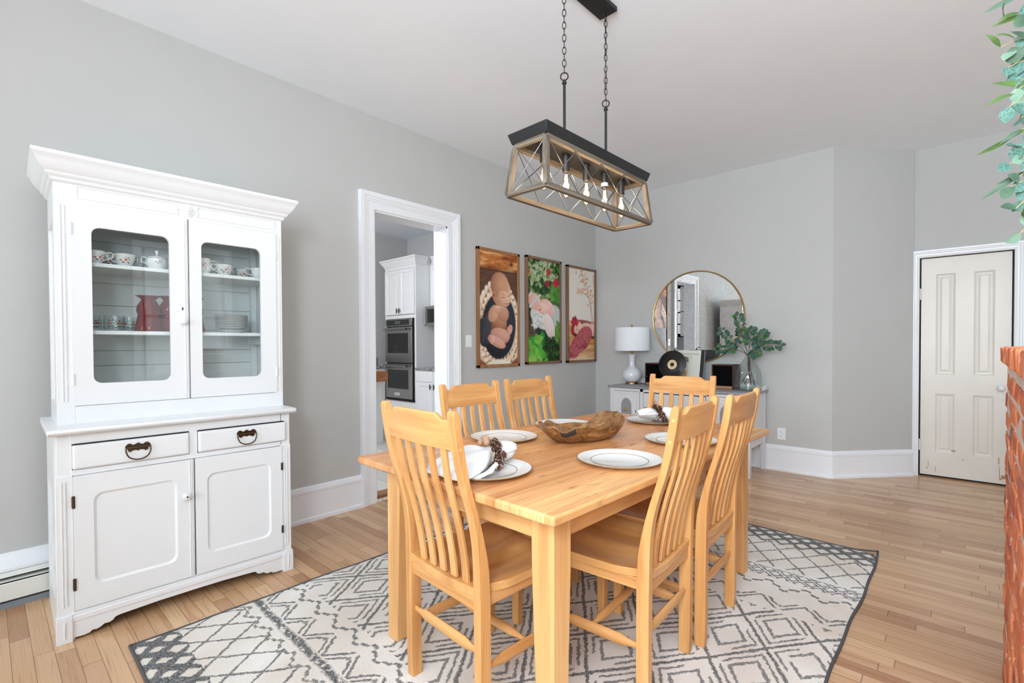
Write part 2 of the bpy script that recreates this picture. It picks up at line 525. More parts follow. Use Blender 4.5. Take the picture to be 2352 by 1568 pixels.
# right wall and the wall behind the camera, each with windows
def wall_windows(name, fixed, axis, a0, a1, wins, label, thick):
    b = MB()
    cur = a0
    def bx(p, q, z0, z1):
        if q - p < 1e-4: return
        if axis == 'x': b.box(p, q, min(fixed, fixed + thick), max(fixed, fixed + thick), z0, z1)
        else: b.box(min(fixed, fixed + thick), max(fixed, fixed + thick), p, q, z0, z1)
    for w0, w1, z0, z1 in wins:
        bx(cur, w0, -0.1, ZC); bx(w0, w1, -0.1, z0); bx(w0, w1, z1, ZC); cur = w1
    bx(cur, a1, -0.1, ZC)
    struct(b.build(name, M['wall_absorb'] if name == 'wall_right' else M['wall']), label, 'wall')
WN = [(-2.9, -1.5, 0.55, 2.75), (-0.95, 0.75, 0.55, 2.75), (1.3, 2.7, 0.55, 2.75)]
WR = [(-1.6, -0.5, 0.7, 2.75), (1.35, 2.45, 0.7, 2.75), (3.75, 4.85, 0.7, 2.75)]
wall_windows('wall_near', YN, 'x', XL, XR, WN, 'grey wall with three windows behind the viewer', -0.14)
wall_windows('wall_right', XR, 'y', YN, YD + 0.14, WR, 'unseen right wall, darkened to cut bounced light, with three windows', 0.14)
def window(n, fixed, axis, w, inward, label):
    b = MB(); g = MB()
    a0, a1, z0, z1 = w
    def bx(B, p, q, zz0, zz1, d0, d1):
        e0, e1 = sorted((fixed + d0, fixed + d1))
        if axis == 'x': B.box(p, q, e0, e1, zz0, zz1)
        else: B.box(e0, e1, p, q, zz0, zz1)
    i = inward
    for p, q, c, d in ((a0 - .11, a0, z0 - .11, z1 + .11), (a1, a1 + .11, z0 - .11, z1 + .11), (a0, a1, z1, z1 + .11), (a0 - .15, a1 + .15, z0 - .05, z0)):
        bx(b, p, q, c, d, 0.0, 0.022 * i)
    for p, q, c, d in ((a0, a0 + .045, z0, z1), (a1 - .045, a1, z0, z1), (a0, a1, z0, z0 + .06), (a0, a1, z1 - .05, z1), (a0, a1, (z0 + z1) / 2 - .025, (z0 + z1) / 2 + .025)):
        bx(b, p, q, c, d, -0.10 * i, -0.05 * i)
    o = b.build('window_%d' % n, M['trim'], bevel=0.003)
    struct(o, label, 'window')
    bx(g, a0 + .04, a1 - .04, z0 + .05, z1 - .045, -0.078 * i, -0.074 * i)
    g.build('window_glass', M['glass'], o)
wl = ['white sash window behind the viewer, nearest the hutch wall', 'white sash window straight behind the viewer', 'white sash window behind the viewer, farthest right']
for k, w in enumerate(WN): window(k + 1, YN, 'x', w, 1, wl[k])
for k, w in enumerate(WR): window(4 + k, XR, "y", w, -1, ("white sash window in the right hand wall beside the viewer", "white sash window added for light in the right hand wall behind the brick", "white sash window added for light in the right hand wall nearest the old door")[k])

# baseboards: tall board, moulded cap
BBP = [(0, 0), (0.032, 0), (0.030, 0.022), (0.018, 0.028), (0.016, 0.20), (0.022, 0.203), (0.023, 0.222), (0.016, 0.228), (0.016, 0.236), (0.009, 0.248), (0, 0.25)]
def baseboard(name, path, label):
    b = MB(); b.sweep(path, BBP)
    struct(b.build(name, M['trim'], smooth=30), label, 'baseboard')
# travel so that "left of travel" is into the room
baseboard('baseboard_left', [(XL, OY0 - 0.128, 0), (XL, 1.30, 0)], 'tall white moulded baseboard between hutch and kitchen opening')
baseboard('baseboard_left_far', [(XL, YB, 0), (XL, OY1 + 0.135, 0)], 'tall white baseboard under the three framed portraits')
baseboard('baseboard_back', [(CORN2[0] - 0.008, CORN2[1] - 0.008, 0), (CORN[0], CORN[1], 0), (XL, YB, 0)], 'tall white baseboard wrapping the back wall corner')
# baseboard heater along the left wall, white cap rail above it
hy0, hy1 = YN, 1.285
b = MB()
b.prism([(XL + 0.002, 0.172), (XL + 0.05, 0.172), (XL + 0.052, 0.186), (XL + 0.03, 0.20), (XL + 0.024, 0.222), (XL + 0.012, 0.236), (XL + 0.008, 0.25), (XL, 0.25)], hy0, hy1, 'y')
struct(b.build('trim_3', M['trim']), 'white moulded cap rail above the baseboard heater', 'trim')
M['heater'] = paint('heater cream enamel', lin(223, 224, 216), 0.35, 0.01, 30, 0.02)
M['heater_dark'] = paint('heater slot shadow metal', lin(62, 66, 70), 0.5, 0.1)
M['heater_blue'] = paint('heater bottom grey metal', lin(128, 134, 142), 0.45, 0.12, 20, 0.05)
t = thing('baseboard_heater', 'cream hot water baseboard heater left of the white hutch', 'heater', (XL, 0, 0))
b = MB(); b.box(0.004, 0.012, hy0, hy1 - .01, 0.0, 0.17); b.build('back_plate', M['heater_dark'], t)
b = MB(); b.prism([(0.004, 0.17), (0.058, 0.17), (0.066, 0.15), (0.062, 0.15), (0.055, 0.164), (0.004, 0.164)], hy0, hy1 - .01, 'y'); b.build('hood', M['heater'], t)
b = MB(); b.box(0.03, 0.066, hy0, hy1 - .01, 0.128, 0.134); b.build('damper', M['heater'], t)
b = MB(); b.prism([(0.066, 0.122), (0.072, 0.118), (0.072, 0.04), (0.06, 0.034), (0.056, 0.034), (0.068, 0.042), (0.068, 0.116), (0.062, 0.12)], hy0, hy1 - .01, 'y'); b.build('front_cover', M['heater'], t)
b = MB(); b.prism([(0.012, 0.0), (0.064, 0.0), (0.06, 0.026), (0.012, 0.03)], hy0, hy1 - .01, 'y'); b.build('bottom_rail', M['heater_blue'], t)
b = MB(); b.prism([(0.002, 0.0), (0.07, 0.0), (0.076, 0.12), (0.07, 0.16), (0.06, 0.172), (0.002, 0.172)], hy1 - .012, hy1 + .03, 'y'); b.build('end_cap', M['heater'], t, bevel=0.003)

# casing of the kitchen opening: stepped moulding, jamb liner, threshold
CP = [(0, 0), (0, 0.018), (0.058, 0.018), (0.060, 0.024), (0.072, 0.025), (0.076, 0.030), (0.090, 0.031), (0.094, 0.037), (0.104, 0.040), (0.128, 0.040), (0.130, 0.034), (0.131, 0)]
b = MB()
b.sweep([(XL, OY1, 0), (XL, OY1, OZ), (XL, OY0, OZ), (XL, OY0, 0)], [(-a, c) for a, c in CP], up=(1, 0, 0))
struct(b.build('trim_1', M['trim'], smooth=25), 'white stepped casing around the kitchen opening', 'trim')
b = MB()
b.box(XL - TW - .012, XL + .002, OY0 - .001, OY0 + .014, 0, OZ); b.box(XL - TW - .012, XL + .002, OY1 - .014, OY1 + .001, 0, OZ); b.box(XL - TW - .012, XL + .002, OY0, OY1, OZ - .014, OZ + .001)
struct(b.build('trim_2', M['trim']), 'white jamb lining of the kitchen opening', 'trim')
b = MB(); b.box(XL - TW - .02, XL - 0.06, OY0 + .014, OY1 - .014, 0.0, 0.024)
struct(b.build('trim_4', wood('threshold wood', [(0.3, lin(120, 84, 58)), (0.7, lin(150, 108, 76))], 'y')), 'brown wooden threshold in the kitchen opening', 'trim')

# old door
dd = MB()
D0, D1 = DX0 + .012, DX1 - .012
yf = YD + 0.028
def vpanel(x0, x1, z0, z1):
    pass
pw = D1 - D0
px = [(D0 + .105 * 1.0, D0 + .105 + .135), (D0 + .105 + .135 + .122, D0 + .105 + .27 + .122)]
pz = [(0.235, 0.845 - .06), (0.965, 1.90)]
# stiles and rails around four sunk panels
xs = [D0, px[0][0], px[0][1], px[1][0], px[1][1], D1]
zs = [0.018, pz[0][0], pz[0][1], pz[1][0], pz[1][1], DZ - .008]
for i in range(5):
    for j in range(5):
        if i in (1, 3) and j in (1, 3): continue
        dd.box(xs[i], xs[i + 1], yf, yf + .035, zs[j], zs[j + 1])
bmesh.ops.remove_doubles(dd.bm, verts=dd.bm.verts[:], dist=1e-5)
door = dd.build('door_1', M['door_paint'])
struct(door, 'old cream four panel door with white knob', 'door')
for (x0, x1) in px:
    for (z0, z1) in pz:
        b = MB()
        rg = []
        for ins, dp in ((0, 0.001), (0.014, 0.013), (0.030, 0.015), (0.040, 0.008), (0.045, 0.007)):
            rg.append([Vector((a, yf + dp, c)) for a, c in rect(x0 + ins, x1 - ins, z0 + ins, z1 - ins)])
        b.rings(rg, True, False, True); b.build('panel', M['door_paint'], door)
b = MB(); b.lathe([(0.0, -.062), (0.014, -.0615), (0.024, -.055), (0.0285, -.045), (0.028, -.036), (0.020, -.026), (0.012, -.021), (0.011, -.010), (0.018, -.007), (0.020, 0.0), (0, 0.0)], 24, M=Matrix.Rotation(R(-90), 4, 'X'))
kn = b.build('door_knob', M['china'], door, smooth=60, loc=(D1 - .062, yf, 0.862))
for v in kn.data.vertices: v.co.y = -abs(v.co.y)
b = MB(); b.box(-.016, .016, -.004, 0.002, -.055, .02); b.build('keyhole_plate', M['door_paint'], door, bevel=.004, loc=(D1 - .062, yf, 0.80))
for z in (1.72, 0.30):
    b = MB(); b.tube([(DX0 + .008, YD - .004, z - .05), (DX0 + .008, YD - .004, z + .05)], .006, 8)
    for k in (-.05, -.017, .017, .05): b.lathe([(0, -.002), (.008, -.002), (.008, .002), (0, .002)], 8, (DX0 + .008, YD - .004, z + k))
    b.build('hinge', M['door_paint'], door)
M['bare_wood'] = paint('bare chipped wood', lin(176, 140, 100), 0.7, 0.1)
for k, (a, c, w, h) in enumerate(((.30, .16, .018, .006), (.235, .235, .03, .012), (.56, .05, .03, .03), (.535, .08, .004, .12), (.53, .19, .006, .06), (.05, .05, .01, .01), (.11, .045, .004, .05), (.06, .09, .004, .05), (.572, .13, .01, .02), (.545, .03, .012, .014))):
    b = MB(); b.box(D0 + a - w / 2, D0 + a + w / 2, yf - .0012, yf + .001, .03 + c - h / 2, .03 + c + h / 2); b.build('paint_chip', M['bare_wood'], door)
b = MB(); b.box(DX0 - .0, DX1 + .0, yf + .036, yf + .06, -0.05, DZ); b.build('door_blackout', M['black'], door)  # added black sheet that blocks the bright sky behind the door gaps
# casing round the door
b = MB()
CP2 = [(0, 0), (0, 0.016), (0.012, 0.02), (0.018, 0.016), (0.030, 0.018), (0.036, 0.024), (0.046, 0.024), (0.05, 0.03), (0.064, 0.032), (0.066, 0)]
b.sweep([(DX0, YD, 0), (DX0, YD, DZ), (DX1, YD, DZ), (DX1, YD, 0)], [(a, c) for a, c in CP2], up=(0, -1, 0))
struct(b.build('trim_5', M['trim'], smooth=25), 'white moulded casing around the old cream door', 'trim')

# ------------------------------------------------------------------ hutch (local: x along the front, y into depth, z up)
HP = (-2.769, 0.198, 0.0); HR = math.atan2(1.0, 0.024)
hutch = thing('hutch', 'tall white painted hutch with two glass doors, standing against the left grey wall', 'hutch', HP, HR)
HW, HD = 0.964, 0.55
UD = 0.13
hm = M['hutch']
# lower case
b = MB()
b.box(0.0, 0.056, 0, .022, .0, .706); b.box(HW - .052, HW, 0, .022, .0, .706)
b.box(0.006, 0.056, .004, .022, .70, .882); b.box(HW - .046, HW - .002, .004, .022, .70, .882)
b.box(.05, HW - .05, 0.002, .022, .838, .882); b.box(.05, HW - .05, 0.002, .022, .702, .726)
b.box(.482, .516, 0.002, .022, .72, .84); b.box(.05, HW - .05, 0.004, .03, .09, .124)
b.box(.01, HW - .01, HD - .015, HD, .06, .88); b.box(.02, HW - .02, .02, HD, .10, .118)
b.box(.02, HW - .02, .02, HD, .69, .70)
b.build('lower_case', hm, hutch, bevel=.0025)
def side_panel(u0, u1, z0, z1, d0, d1, zb, zt, name, parent, out):
    """side with one sunk panel; out = -1 left face, +1 right face"""
    b = MB()
    uo = u0 if out < 0 else u1
    ui = u1 if out < 0 else u0
    a0, a1, c0, c1 = d0 + .05, d1 - .05, zb, zt
    for p, q, r_, s_ in ((d0, a0, z0, z1), (a1, d1, z0, z1), (a0, a1, z0, c0), (a0, a1, c1, z1)):
        b.box(min(uo, ui), max(uo, ui), p, q, r_, s_)
    b.box(min(ui, uo - out * -.0 + (ui - uo) * .55), max(ui, uo + (ui - uo) * .55), a0, a1, c0, c1)
    bmesh.ops.remove_doubles(b.bm, verts=b.bm.verts[:], dist=1e-5)
    return b.build(name, hm, parent)
side_panel(0.0, .022, .0, .88, .022, HD, .16, .62, 'side_panel', hutch, -1)
side_panel(HW - .022, HW, .0, .88, .022, HD, .16, .62, 'side_panel', hutch, 1)
# corner feet and scrolled apron
b = MB(); b.box(-.004, .048, -.014, .03, 0, .104); b.prism([(-.004, .104), (.048, .104), (.048, .112), (-.004, .112)], -.01, .02)
b.tube([(.022, -.015, .02), (.022, -.015, .09)], .0035, 6); b.build('foot', hm, hutch, bevel=.003)
b = MB(); b.box(HW - .048, HW + .004, -.014, .03, 0, .104); b.box(HW - .048, HW + .004, -.01, .02, .104, .112)
b.tube([(HW - .022, -.015, .02), (HW - .022, -.015, .09)], .0035, 6); b.build('foot', hm, hutch, bevel=.003)
half = [(.047, .012), (.085, .010), (.103, .013), (.112, .021), (.126, .018), (.14, .023), (.152, .032), (.168, .030), (.182, .036), (.19, .047), (.205, .050)]
ap = half + [(.35, .056), (.482, .058)]
ap = ap + [(HW - a, c) for a, c in ap[::-1]]
ap = ap + [(HW - .047, .084), (.047, .084)]
b = MB(); b.prism(ap, -.006, .016); b.box(.047, HW - .047, -.010, .016, .082, .104); b.box(.047, HW - .047, -.004, .016, .102, .118)
b.build('apron', hm, hutch, bevel=.002)
# ledge
b = MB()
b.prism([(0.0, .8805), (-.020, .8805), (-.034, .889), (-.038, .898), (-.034, .906), (-.02, .909), (HD - .01, .909), (HD - .01, .8805)], -.022, HW + .022, 'x')
b.build('ledge', hm, hutch, bevel=.004)
# drawers with bail pulls
def pull(parent, u, z):
    b = MB()
    top = [(-.047, -.006), (-.046, .004), (-.037, .014), (-.027, .014), (-.019, .007), (-.009, .010), (0, .016), (.009, .010), (.019, .007), (.027, .014), (.037, .014), (.046, .004), (.047, -.006)]
    bot = [(.038, -.010), (.036, -.02), (.028, -.024), (.02, -.018), (.008, -.016), (0, -.021), (-.008, -.016), (-.02, -.018), (-.028, -.024), (-.036, -.02), (-.038, -.010)]
    b.prism([(u + a, z + c) for a, c in top + bot], -.0145, -.010)
    b.tube([(u - .046, -.0185, z - .004), (u + .046, -.0185, z - .004)], .0042, 8)
    for a in (-.036, .034): b.lathe([(0, .0), (.003, .001), (0, .003)], 8, (u + a, -.015, z + .006), Matrix.Rotation(R(90), 4, 'X'))
    p = b.build('pull_plate', M['bronze'], parent, smooth=40)
    b = MB()
    pts = [(u - .044, -.008, z - .005), (u - .045, -.012, z - .02), (u - .036, -.016, z - .043), (u - .018, -.018, z - .055), (u, -.018, z - .058), (u + .018, -.018, z - .055), (u + .036, -.016, z - .043), (u + .045, -.012, z - .02), (u + .044, -.008, z - .005)]
    b.tube([q_ + Vector((0, -.011, 0)) for q_ in catmull(pts, 5)], .0030, 8); b.build('bail_ring', M['bronze'], p, smooth=180)
for u0, u1, pu in ((.056, .48, .279), (.518, .939, .735)):
    b = MB()
    rg = [[Vector((a, d, c)) for a, c in rrect(u0 + i, u1 - i, .729 + i, .833 - i, .006, 3)] for d, i in ((.02, 0), (-.004, 0), (-.010, .006), (-.011, .012))]
    b.rings(rg); dr = b.build('drawer', hm, hutch)
    pull(dr, pu, .800)
    b = MB(); b.box(u0 + .006, u1 - .01, -.0045, .012, .8335, .8385); b.build('drawer_gap_shade', M['black'], dr)  # black bar standing in for the shade between drawer and rail
# lower doors
def knob(parent, u, d, z, r, hole=False, m=None):
    b = MB(); b.lathe([(0.0, .0), (r * .7, 0.0), (r * .55, .006), (r * .95, .014), (r, .020), (r * .9, .026), (r * .5, .030), (0, .031)], 20, (u, d, z), Matrix.Rotation(R(90), 4, 'X'))
    o = b.build('knob', m or M['china'], parent, smooth=50)
    if hole:
        b = MB(); b.lathe([(0, 0), (.0045, 0), (.0035, .0015), (0, .002)], 10, (u, d - .0305, z), Matrix.Rotation(R(90), 4, 'X')); b.build('knob_screw', M['bronze'], o)
    return o
def hinge(parent, u, d, z, m, h=.026):
    b = MB(); b.tube([(u, d, z - h), (u, d, z + h)], .0055, 8); b.box(u - .006, u + .004, d, d + .006, z - h * .8, z + h * .8)
    b.build('hinge', m, parent, smooth=40)
for (u0, u1, q0, q1, kn) in ((.056, .497, .122, .428, .463), (.503, .916, .553, .857, None)):
    b = MB()
    b.holed(rrect(u0, u1, .1255, .7005, .004, 2), rrect(q0, q1, .216, .617, .035, 5, ), -.006, .016, .010, .007)
    # bead at the meeting edge
    if kn:
        for k in (.006, .013): b.tube([(u1 - k - .004, -.007, .13), (u1 - k - .004, -.007, .697)], .0028, 6)
    dr = b.build('door', hm, hutch, smooth=25)
    rg = [[Vector((a, d, c)) for a, c in rrect(q0 + i, q1 - i, .216 + i, .617 - i, .03, 5)] for i, d in ((.010, .001), (.018, .0015), (.022, -.002))]
    if kn:
        knob(dr, kn, -.006, .527, .019, True)
        hinge(dr, u0 + .001, -.006, .591, M['bronze']); hinge(dr, u0 + .001, -.006, .238, M['bronze'])
    else:
        hinge(dr, u1 - .001, -.006, .588, M['bronze'], .02); hinge(dr, u1 - .001, -.006, .239, M['bronze'], .02)
for u in (.026, HW - .026):
    b = MB()
    b.prism([(u - .011, .15), (u + .011, .15), (u + .011, .68), (u - .011, .68)], -.0008, .002)
    for k in (-.006, .006): b.tube([(u + k, -.0012, .15), (u + k, -.0012, .68)], .0025, 6)
    b.build('stile_bead', hm, hutch, smooth=60)
# upper case
U0, U1 = .018, .978
b = MB()
b.box(U0, U0 + .062, UD, UD + .02, .908, 1.99); b.box(U1 - .045, U1, UD, UD + .02, .908, 1.99)
b.box(U0 + .06, U1 - .04, UD, UD + .02, .908, .988); b.box(U0 + .06, U1 - .04, UD, UD + .02, 1.90, 1.99)
b.box(U0, U1, UD + .02, HD - .01, 1.975, 1.99); b.box(U0 + .02, U1 - .02, UD + .02, HD - .02, .995, 1.01)
b.build('upper_case', hm, hutch, bevel=.0025)
side_panel(U0, U0 + .02, .908, 1.99, UD + .02, HD - .02, 1.0, 1.82, 'side_panel', hutch, -1)
side_panel(U1 - .02, U1, .908, 1.99, UD + .02, HD - .02, 1.0, 1.82, 'side_panel', hutch, 1)
b = MB()
zz = [.92, 1.04, 1.155, 1.233, 1.35, 1.47, 1.586, 1.70, 1.80, 1.90, 1.985]
for i in range(len(zz) - 1): b.box(U0 + .02, U1 - .02, HD - .034, HD - .024, zz[i] + .0012, zz[i + 1] - .0012)
b.build('back_boards', M['hutch_in'], hutch)
b = MB(); b.box(U0 + .02, U1 - .02, HD - .023, HD - .02, .92, 1.98); b.build('back_gap', M['side_grey'], hutch)
for z in (1.311, 1.625):
    b = MB(); b.box(U0 + .021, U1 - .021, UD + .04, HD - .035, z, z + .018); b.build('shelf', M['hutch_in'], hutch, bevel=.0015)
for u in (U1 - .052, U0 + .022):
    b = MB(); b.box(u, u + .03, HD - .07, HD - .036, 1.012, 1.97)
    b.build('inner_batten', M['hutch_in'], hutch)
b = MB(); b.box(U1 - .075, U1 - .022, HD - .2, HD - .072, 1.265, 1.310); b.build('shelf_support', M['hutch_in'], hutch)
for u in (U0 + .028, U1 - .022):
    b = MB()
    b.prism([(u - .011, 1.01), (u + .011, 1.01), (u + .011, 1.88), (u - .011, 1.88)], UD - .0008, UD + .002)
    for k in (-.006, .006): b.tube([(u + k, UD - .0012, 1.01), (u + k, UD - .0012, 1.88)], .0026, 6)
    b.build('stile_bead', hm, hutch, smooth=60)
b = MB()
fz0, fz1 = 1.921, 1.967
for a0, a1 in ((.098, .468), (.562, .936)):
    b.sweep([(a0, UD, fz1), (a1 if a0 < .3 else a1, UD, fz1), (a1, UD, fz0), (a0, UD, fz0)], [(-.002, -.0005), (.002, .0025), (.006, -.0005)], True, (0, -1, 0))
for r_, h in ((.034, .003), (.024, .006), (.011, .009), (.005, .012)):
    b.lathe([(r_, 0), (r_ * .97, h * .6), (r_ * .8, h), (0, h)], 24, (.516, UD, 1.945), Matrix.Rotation(R(90), 4, 'X'))
for sx in (-1, 1):
    b.tube(catmull([(.516 + sx * .050, UD - .001, 1.972), (.516 + sx * .038, UD - .001, 1.955), (.516 + sx * .046, UD - .001, 1.935), (.516 + sx * .040, UD - .001, 1.918)], 4), .004, 6)
b.build('frieze_moulding', hm, hutch, smooth=50)
# glazed doors
for (u0, u1, g0, g1, kn) in ((.072, .514, .142, .436, .488), (.519, .943, .573, .862, None)):
    b = MB()
    b.holed(rrect(u0, u1, .990, 1.899, .003, 1), rrect(g0, g1, 1.087, 1.797, .032, 5), UD - .006, UD + .016, panel=False)
    if kn:
        for k in (.007, .015): b.tube([(u1 - k, UD - .007, .995), (u1 - k, UD - .007, 1.89)], .003, 6)
    dr = b.build('glass_door', hm, hutch, smooth=25)
    b = MB(); b.box(g0 - .008, g1 + .008, UD + .004, UD + .006, 1.079, 1.805); b.build('pane', M['glass'], dr)
    hm2 = hm
    if kn:
        knob(dr, kn, UD - .006, 1.381, .018, m=hm)
        b = MB(); b.lathe([(0, 0), (.0035, 0), (.0035, .001), (0, .001)], 10, (kn, UD - .007, 1.448), Matrix.Rotation(R(90), 4, 'X')); b.box(kn - .002, kn + .002, UD - .008, UD - .006, 1.437, 1.448); b.build('keyhole', M['black'], dr)
    ue = u0 + .001 if kn else u1 - .001
    hinge(dr, ue, UD - .006, 1.78, hm); hinge(dr, ue, UD - .006, 1.106, hm)
# cornice: mitred on three sides
b = MB()
prof = [(0, 1.975), (.004, 1.978), (.010, 1.983), (.013, 1.995), (.022, 2.002), (.026, 2.008), (.027, 2.014), (.034, 2.020), (.045, 2.034), (.055, 2.052), (.062, 2.068), (.066, 2.072), (.070, 2.078), (.070, 2.092), (.0, 2.092)]
b.sweep([(U1, HD - .02, 0), (U1, UD, 0), (U0, UD, 0), (U0, HD - .02, 0)], [(a, c) for a, c in prof])
b.box(U0 - .0, U1 + .0, UD, HD - .02, 1.992, 2.088)
b.build('cornice', hm, hutch, smooth=28)

# ------------------------------------------------------------------ hutch contents
HMX = Matrix.Translation(Vector(HP)) @ Matrix.Rotation(HR, 4, 'Z')
def hpos(u, d, z): return tuple(HMX @ Vector((u, d, z)))
M['holly_red'] = paint('printed red', lin(196, 44, 46), 0.2, 0.1)
M['holly_pink'] = paint('printed pink', lin(226, 110, 104), 0.2, 0.1)
M['holly_green'] = paint('printed green', lin(16, 84, 52), 0.2, 0.12)
M['holly_pale'] = paint('printed pale green', lin(112, 184, 150), 0.2, 0.1)
def ruby_mat():
    m = thin_glass('ruby glass', (.50, .012, .02, 1), 1.2); nt = m.node_tree
    out = nt.nodes['Material Output']; prev = out.inputs['Surface'].links[0].from_socket
    d = nt.nodes.new('ShaderNodeBsdfDiffuse'); d.inputs['Color'].default_value = lin(128, 2, 10)
    mx = nt.nodes.new('ShaderNodeMixShader'); mx.inputs[0].default_value = .6
    nt.links.new(prev, mx.inputs[1]); nt.links.new(d.outputs[0], mx.inputs[2]); nt.links.new(mx.outputs[0], out.inputs['Surface'])
    return m
M['red_glass'] = ruby_mat()
CUPM = [M['china'], M['holly_green'], M['holly_red'], M['holly_pale'], M['dark_edge'], M['holly_pink']]
def prof_r(prof, z):
    for (r0, z0), (r1, z1) in zip(prof, prof[1:]):
        if min(z0, z1) <= z <= max(z0, z1) and abs(z1 - z0) > 1e-6: return r0 + (r1 - r0) * (z - z0) / (z1 - z0)
    return prof[-1][0]
def decal(b, prof, ang, zc, a, s, off=.0006, items=None):
    """sprig of leaves and berries laid on a turned surface around angle ang"""
    items = items or [(-.9, -.5, 25, .55, 1), (-.5, .45, 150, .5, 3), (.55, .55, 35, .7, 1), (.85, .05, 5, .6, 1), (.6, -.75, -45, .8, 1), (-.55, -.75, 215, .8, 1), (0, .8, 80, .6, 3), (-1.5, -.15, 10, .5, 1), (.0, -1., 270, .4, 3)]
    def P(x, z):
        zz = zc + z * s; r = prof_r(prof, zz) + off
        th = ang + x * s / max(r, .01)
        return Vector((r * math.cos(th), r * math.sin(th), zz))
    for (x, z, rot, L, mi) in items:
        c, sn = math.cos(R(rot)), math.sin(R(rot))
        pts = [(-.5, 0), (-.2, .17), (.1, .19), (.5, 0), (.1, -.19), (-.2, -.17)]
        vs = [P(x + (p * c - q * sn) * L, z + (p * sn + q * c) * L) for p, q in pts]
        b.mi = mi; b.verts_faces(vs, [(0, 1, 2, 3, 4, 5)])
    for (x, z, rr, mi) in ((0, 0, .34, 2), (.08, .1, .2, 5), (-1.15, -.1, .2, 2)):
        vs = [P(x + rr * math.cos(2 * PI * k / 8), z + rr * math.sin(2 * PI * k / 8)) for k in range(8)]
        b.mi = mi; b.verts_faces([v + v.normalized() * .0003 for v in vs], [tuple(range(8))])
    b.mi = 0
def cup_bm(prof, inner, hz0, hz1, hang, hout, dang, ds):
    b = MB()
    b.lathe(prof + inner, 28, cap0=True, cap1=True)
    rt, zt = prof[-1]
    b.mi = 4; b.lathe([(rt + .0006, zt - .0016), (rt + .0012, zt + .0006), (rt - .001, zt + .001), (rt - .0022, zt - .0006)], 28, cap0=False, cap1=False); b.mi = 0
    for a in dang: decal(b, prof, a, (hz0 + hz1) / 2 - .002, 0, ds)
    h = MB()
    r0, r1 = prof_r(prof, hz1), prof_r(prof, hz0)
    pts = [(r0 - .001, 0, hz1), (r0 + hout * .45, 0, hz1 + .008), (r0 + hout * .95, 0, hz1 + .002), (r0 + hout, 0, hz1 - .012), (r1 + hout * .75, 0, (hz0 + hz1) / 2 - .006), (r1 + hout * .3, 0, hz0 + .005), (r1 - .001, 0, hz0)]
    Mh = Matrix.Rotation(hang, 4, 'Z')
    h.tube([Mh @ v for v in catmull(pts, 5)], .0028, 8, flat=(1, 1.3))
    return b, h
CUP = [(0.0, 0.0), (.024, 0.0), (.025, .006), (.030, .010), (.036, .03), (.041, .05), (.0455, .062)]
CUPI = [(.043, .0615), (.038, .048), (.033, .028), (.026, .014), (0, .012)]
def teacup(u, d, hang, dang, label, z=1.6432):
    b, h = cup_bm(CUP, CUPI, .016, .050, hang, .03, dang, .0165)
    o = b.build('teacup', CUPM, smooth=50); o.location = hpos(u, d, z); o.rotation_euler = (0, 0, HR)
    tag(o, label, 'cup', 'holly patterned china on the top shelf')
    h.build('handle', M['china'], o, smooth=180)
F = -PI / 2   # towards the front of the hutch in local axes
teacup(.115 + .045, .225, F + 1.2, [F + .55], 'holly teacup cut off by the left edge of the left glass door')
teacup(.225, .33, PI, [F + .1], 'holly teacup standing behind and between the two leftmost front teacups')
teacup(.275, .235, PI + .25, [F + .0], 'holly teacup with handle to the left, beside the lidded sugar bowl')
teacup(.33, .34, F, [F - .3], 'holly teacup in shadow behind the teacup beside the sugar bowl')
teacup(.405, .345, PI, [F - .5], 'holly teacup half hidden behind the lidded sugar bowl')
teacup(.708, .235, PI + .3, [F + .0], 'holly teacup to the right of the creamer in the right glass door')
teacup(.685, .36, PI + .3, [F - .4], 'dim holly teacup hidden behind the creamer handle')
teacup(.832, .33, 0, [F - .1], 'holly teacup at the back, second from the right edge of the right door')
teacup(.888, .235, PI - .2, [F + .6], 'holly teacup cut off by the right edge of the right glass door')
# lidded sugar bowl
SB = [(0, 0), (.03, 0), (.032, .005), (.048, .024), (.0495, .027), (.047, .030), (.043, .052), (.044, .056)]
b, h = cup_bm(SB, [(.042, .056), (.0, .055)], .028, .052, PI, .022, [F + .05], .0125)
o = b.build('sugar_bowl', CUPM, smooth=50); o.location = hpos(.405, .235, 1.6432); o.rotation_euler = (0, 0, HR)
tag(o, 'lidded holly sugar bowl with pointed finial behind the left glass door', 'sugar bowl', 'holly patterned china on the top shelf')
h.build('handle', M['china'], o, smooth=180)
b = MB(); b.lathe([(.044, .056), (.043, .060), (.03, .066), (.012, .070), (.006, .073), (.004, .078), (.008, .088), (.0095, .094), (.006, .099), (0, .100)], 24); b.build('lid', M['china'], o, smooth=60)
# creamer
CR = [(0, 0), (.03, 0), (.032, .006), (.046, .022), (.047, .026), (.0445, .03), (.042, .06), (.042, .078), (.044, .084)]
b, h = cup_bm(CR, [(.042, .083), (.040, .06), (.04, .03), (0, .02)], .022, .068, 0, .030, [F - .05], .0175)
o = b.build('creamer', CUPM, smooth=50); o.location = hpos(.600, .235, 1.6432); o.rotation_euler = (0, 0, HR)
tag(o, 'tall holly creamer at the left edge of the right glass door', 'creamer', 'holly patterned china on the top shelf')
h.build('handle', M['china'], o, smooth=180)
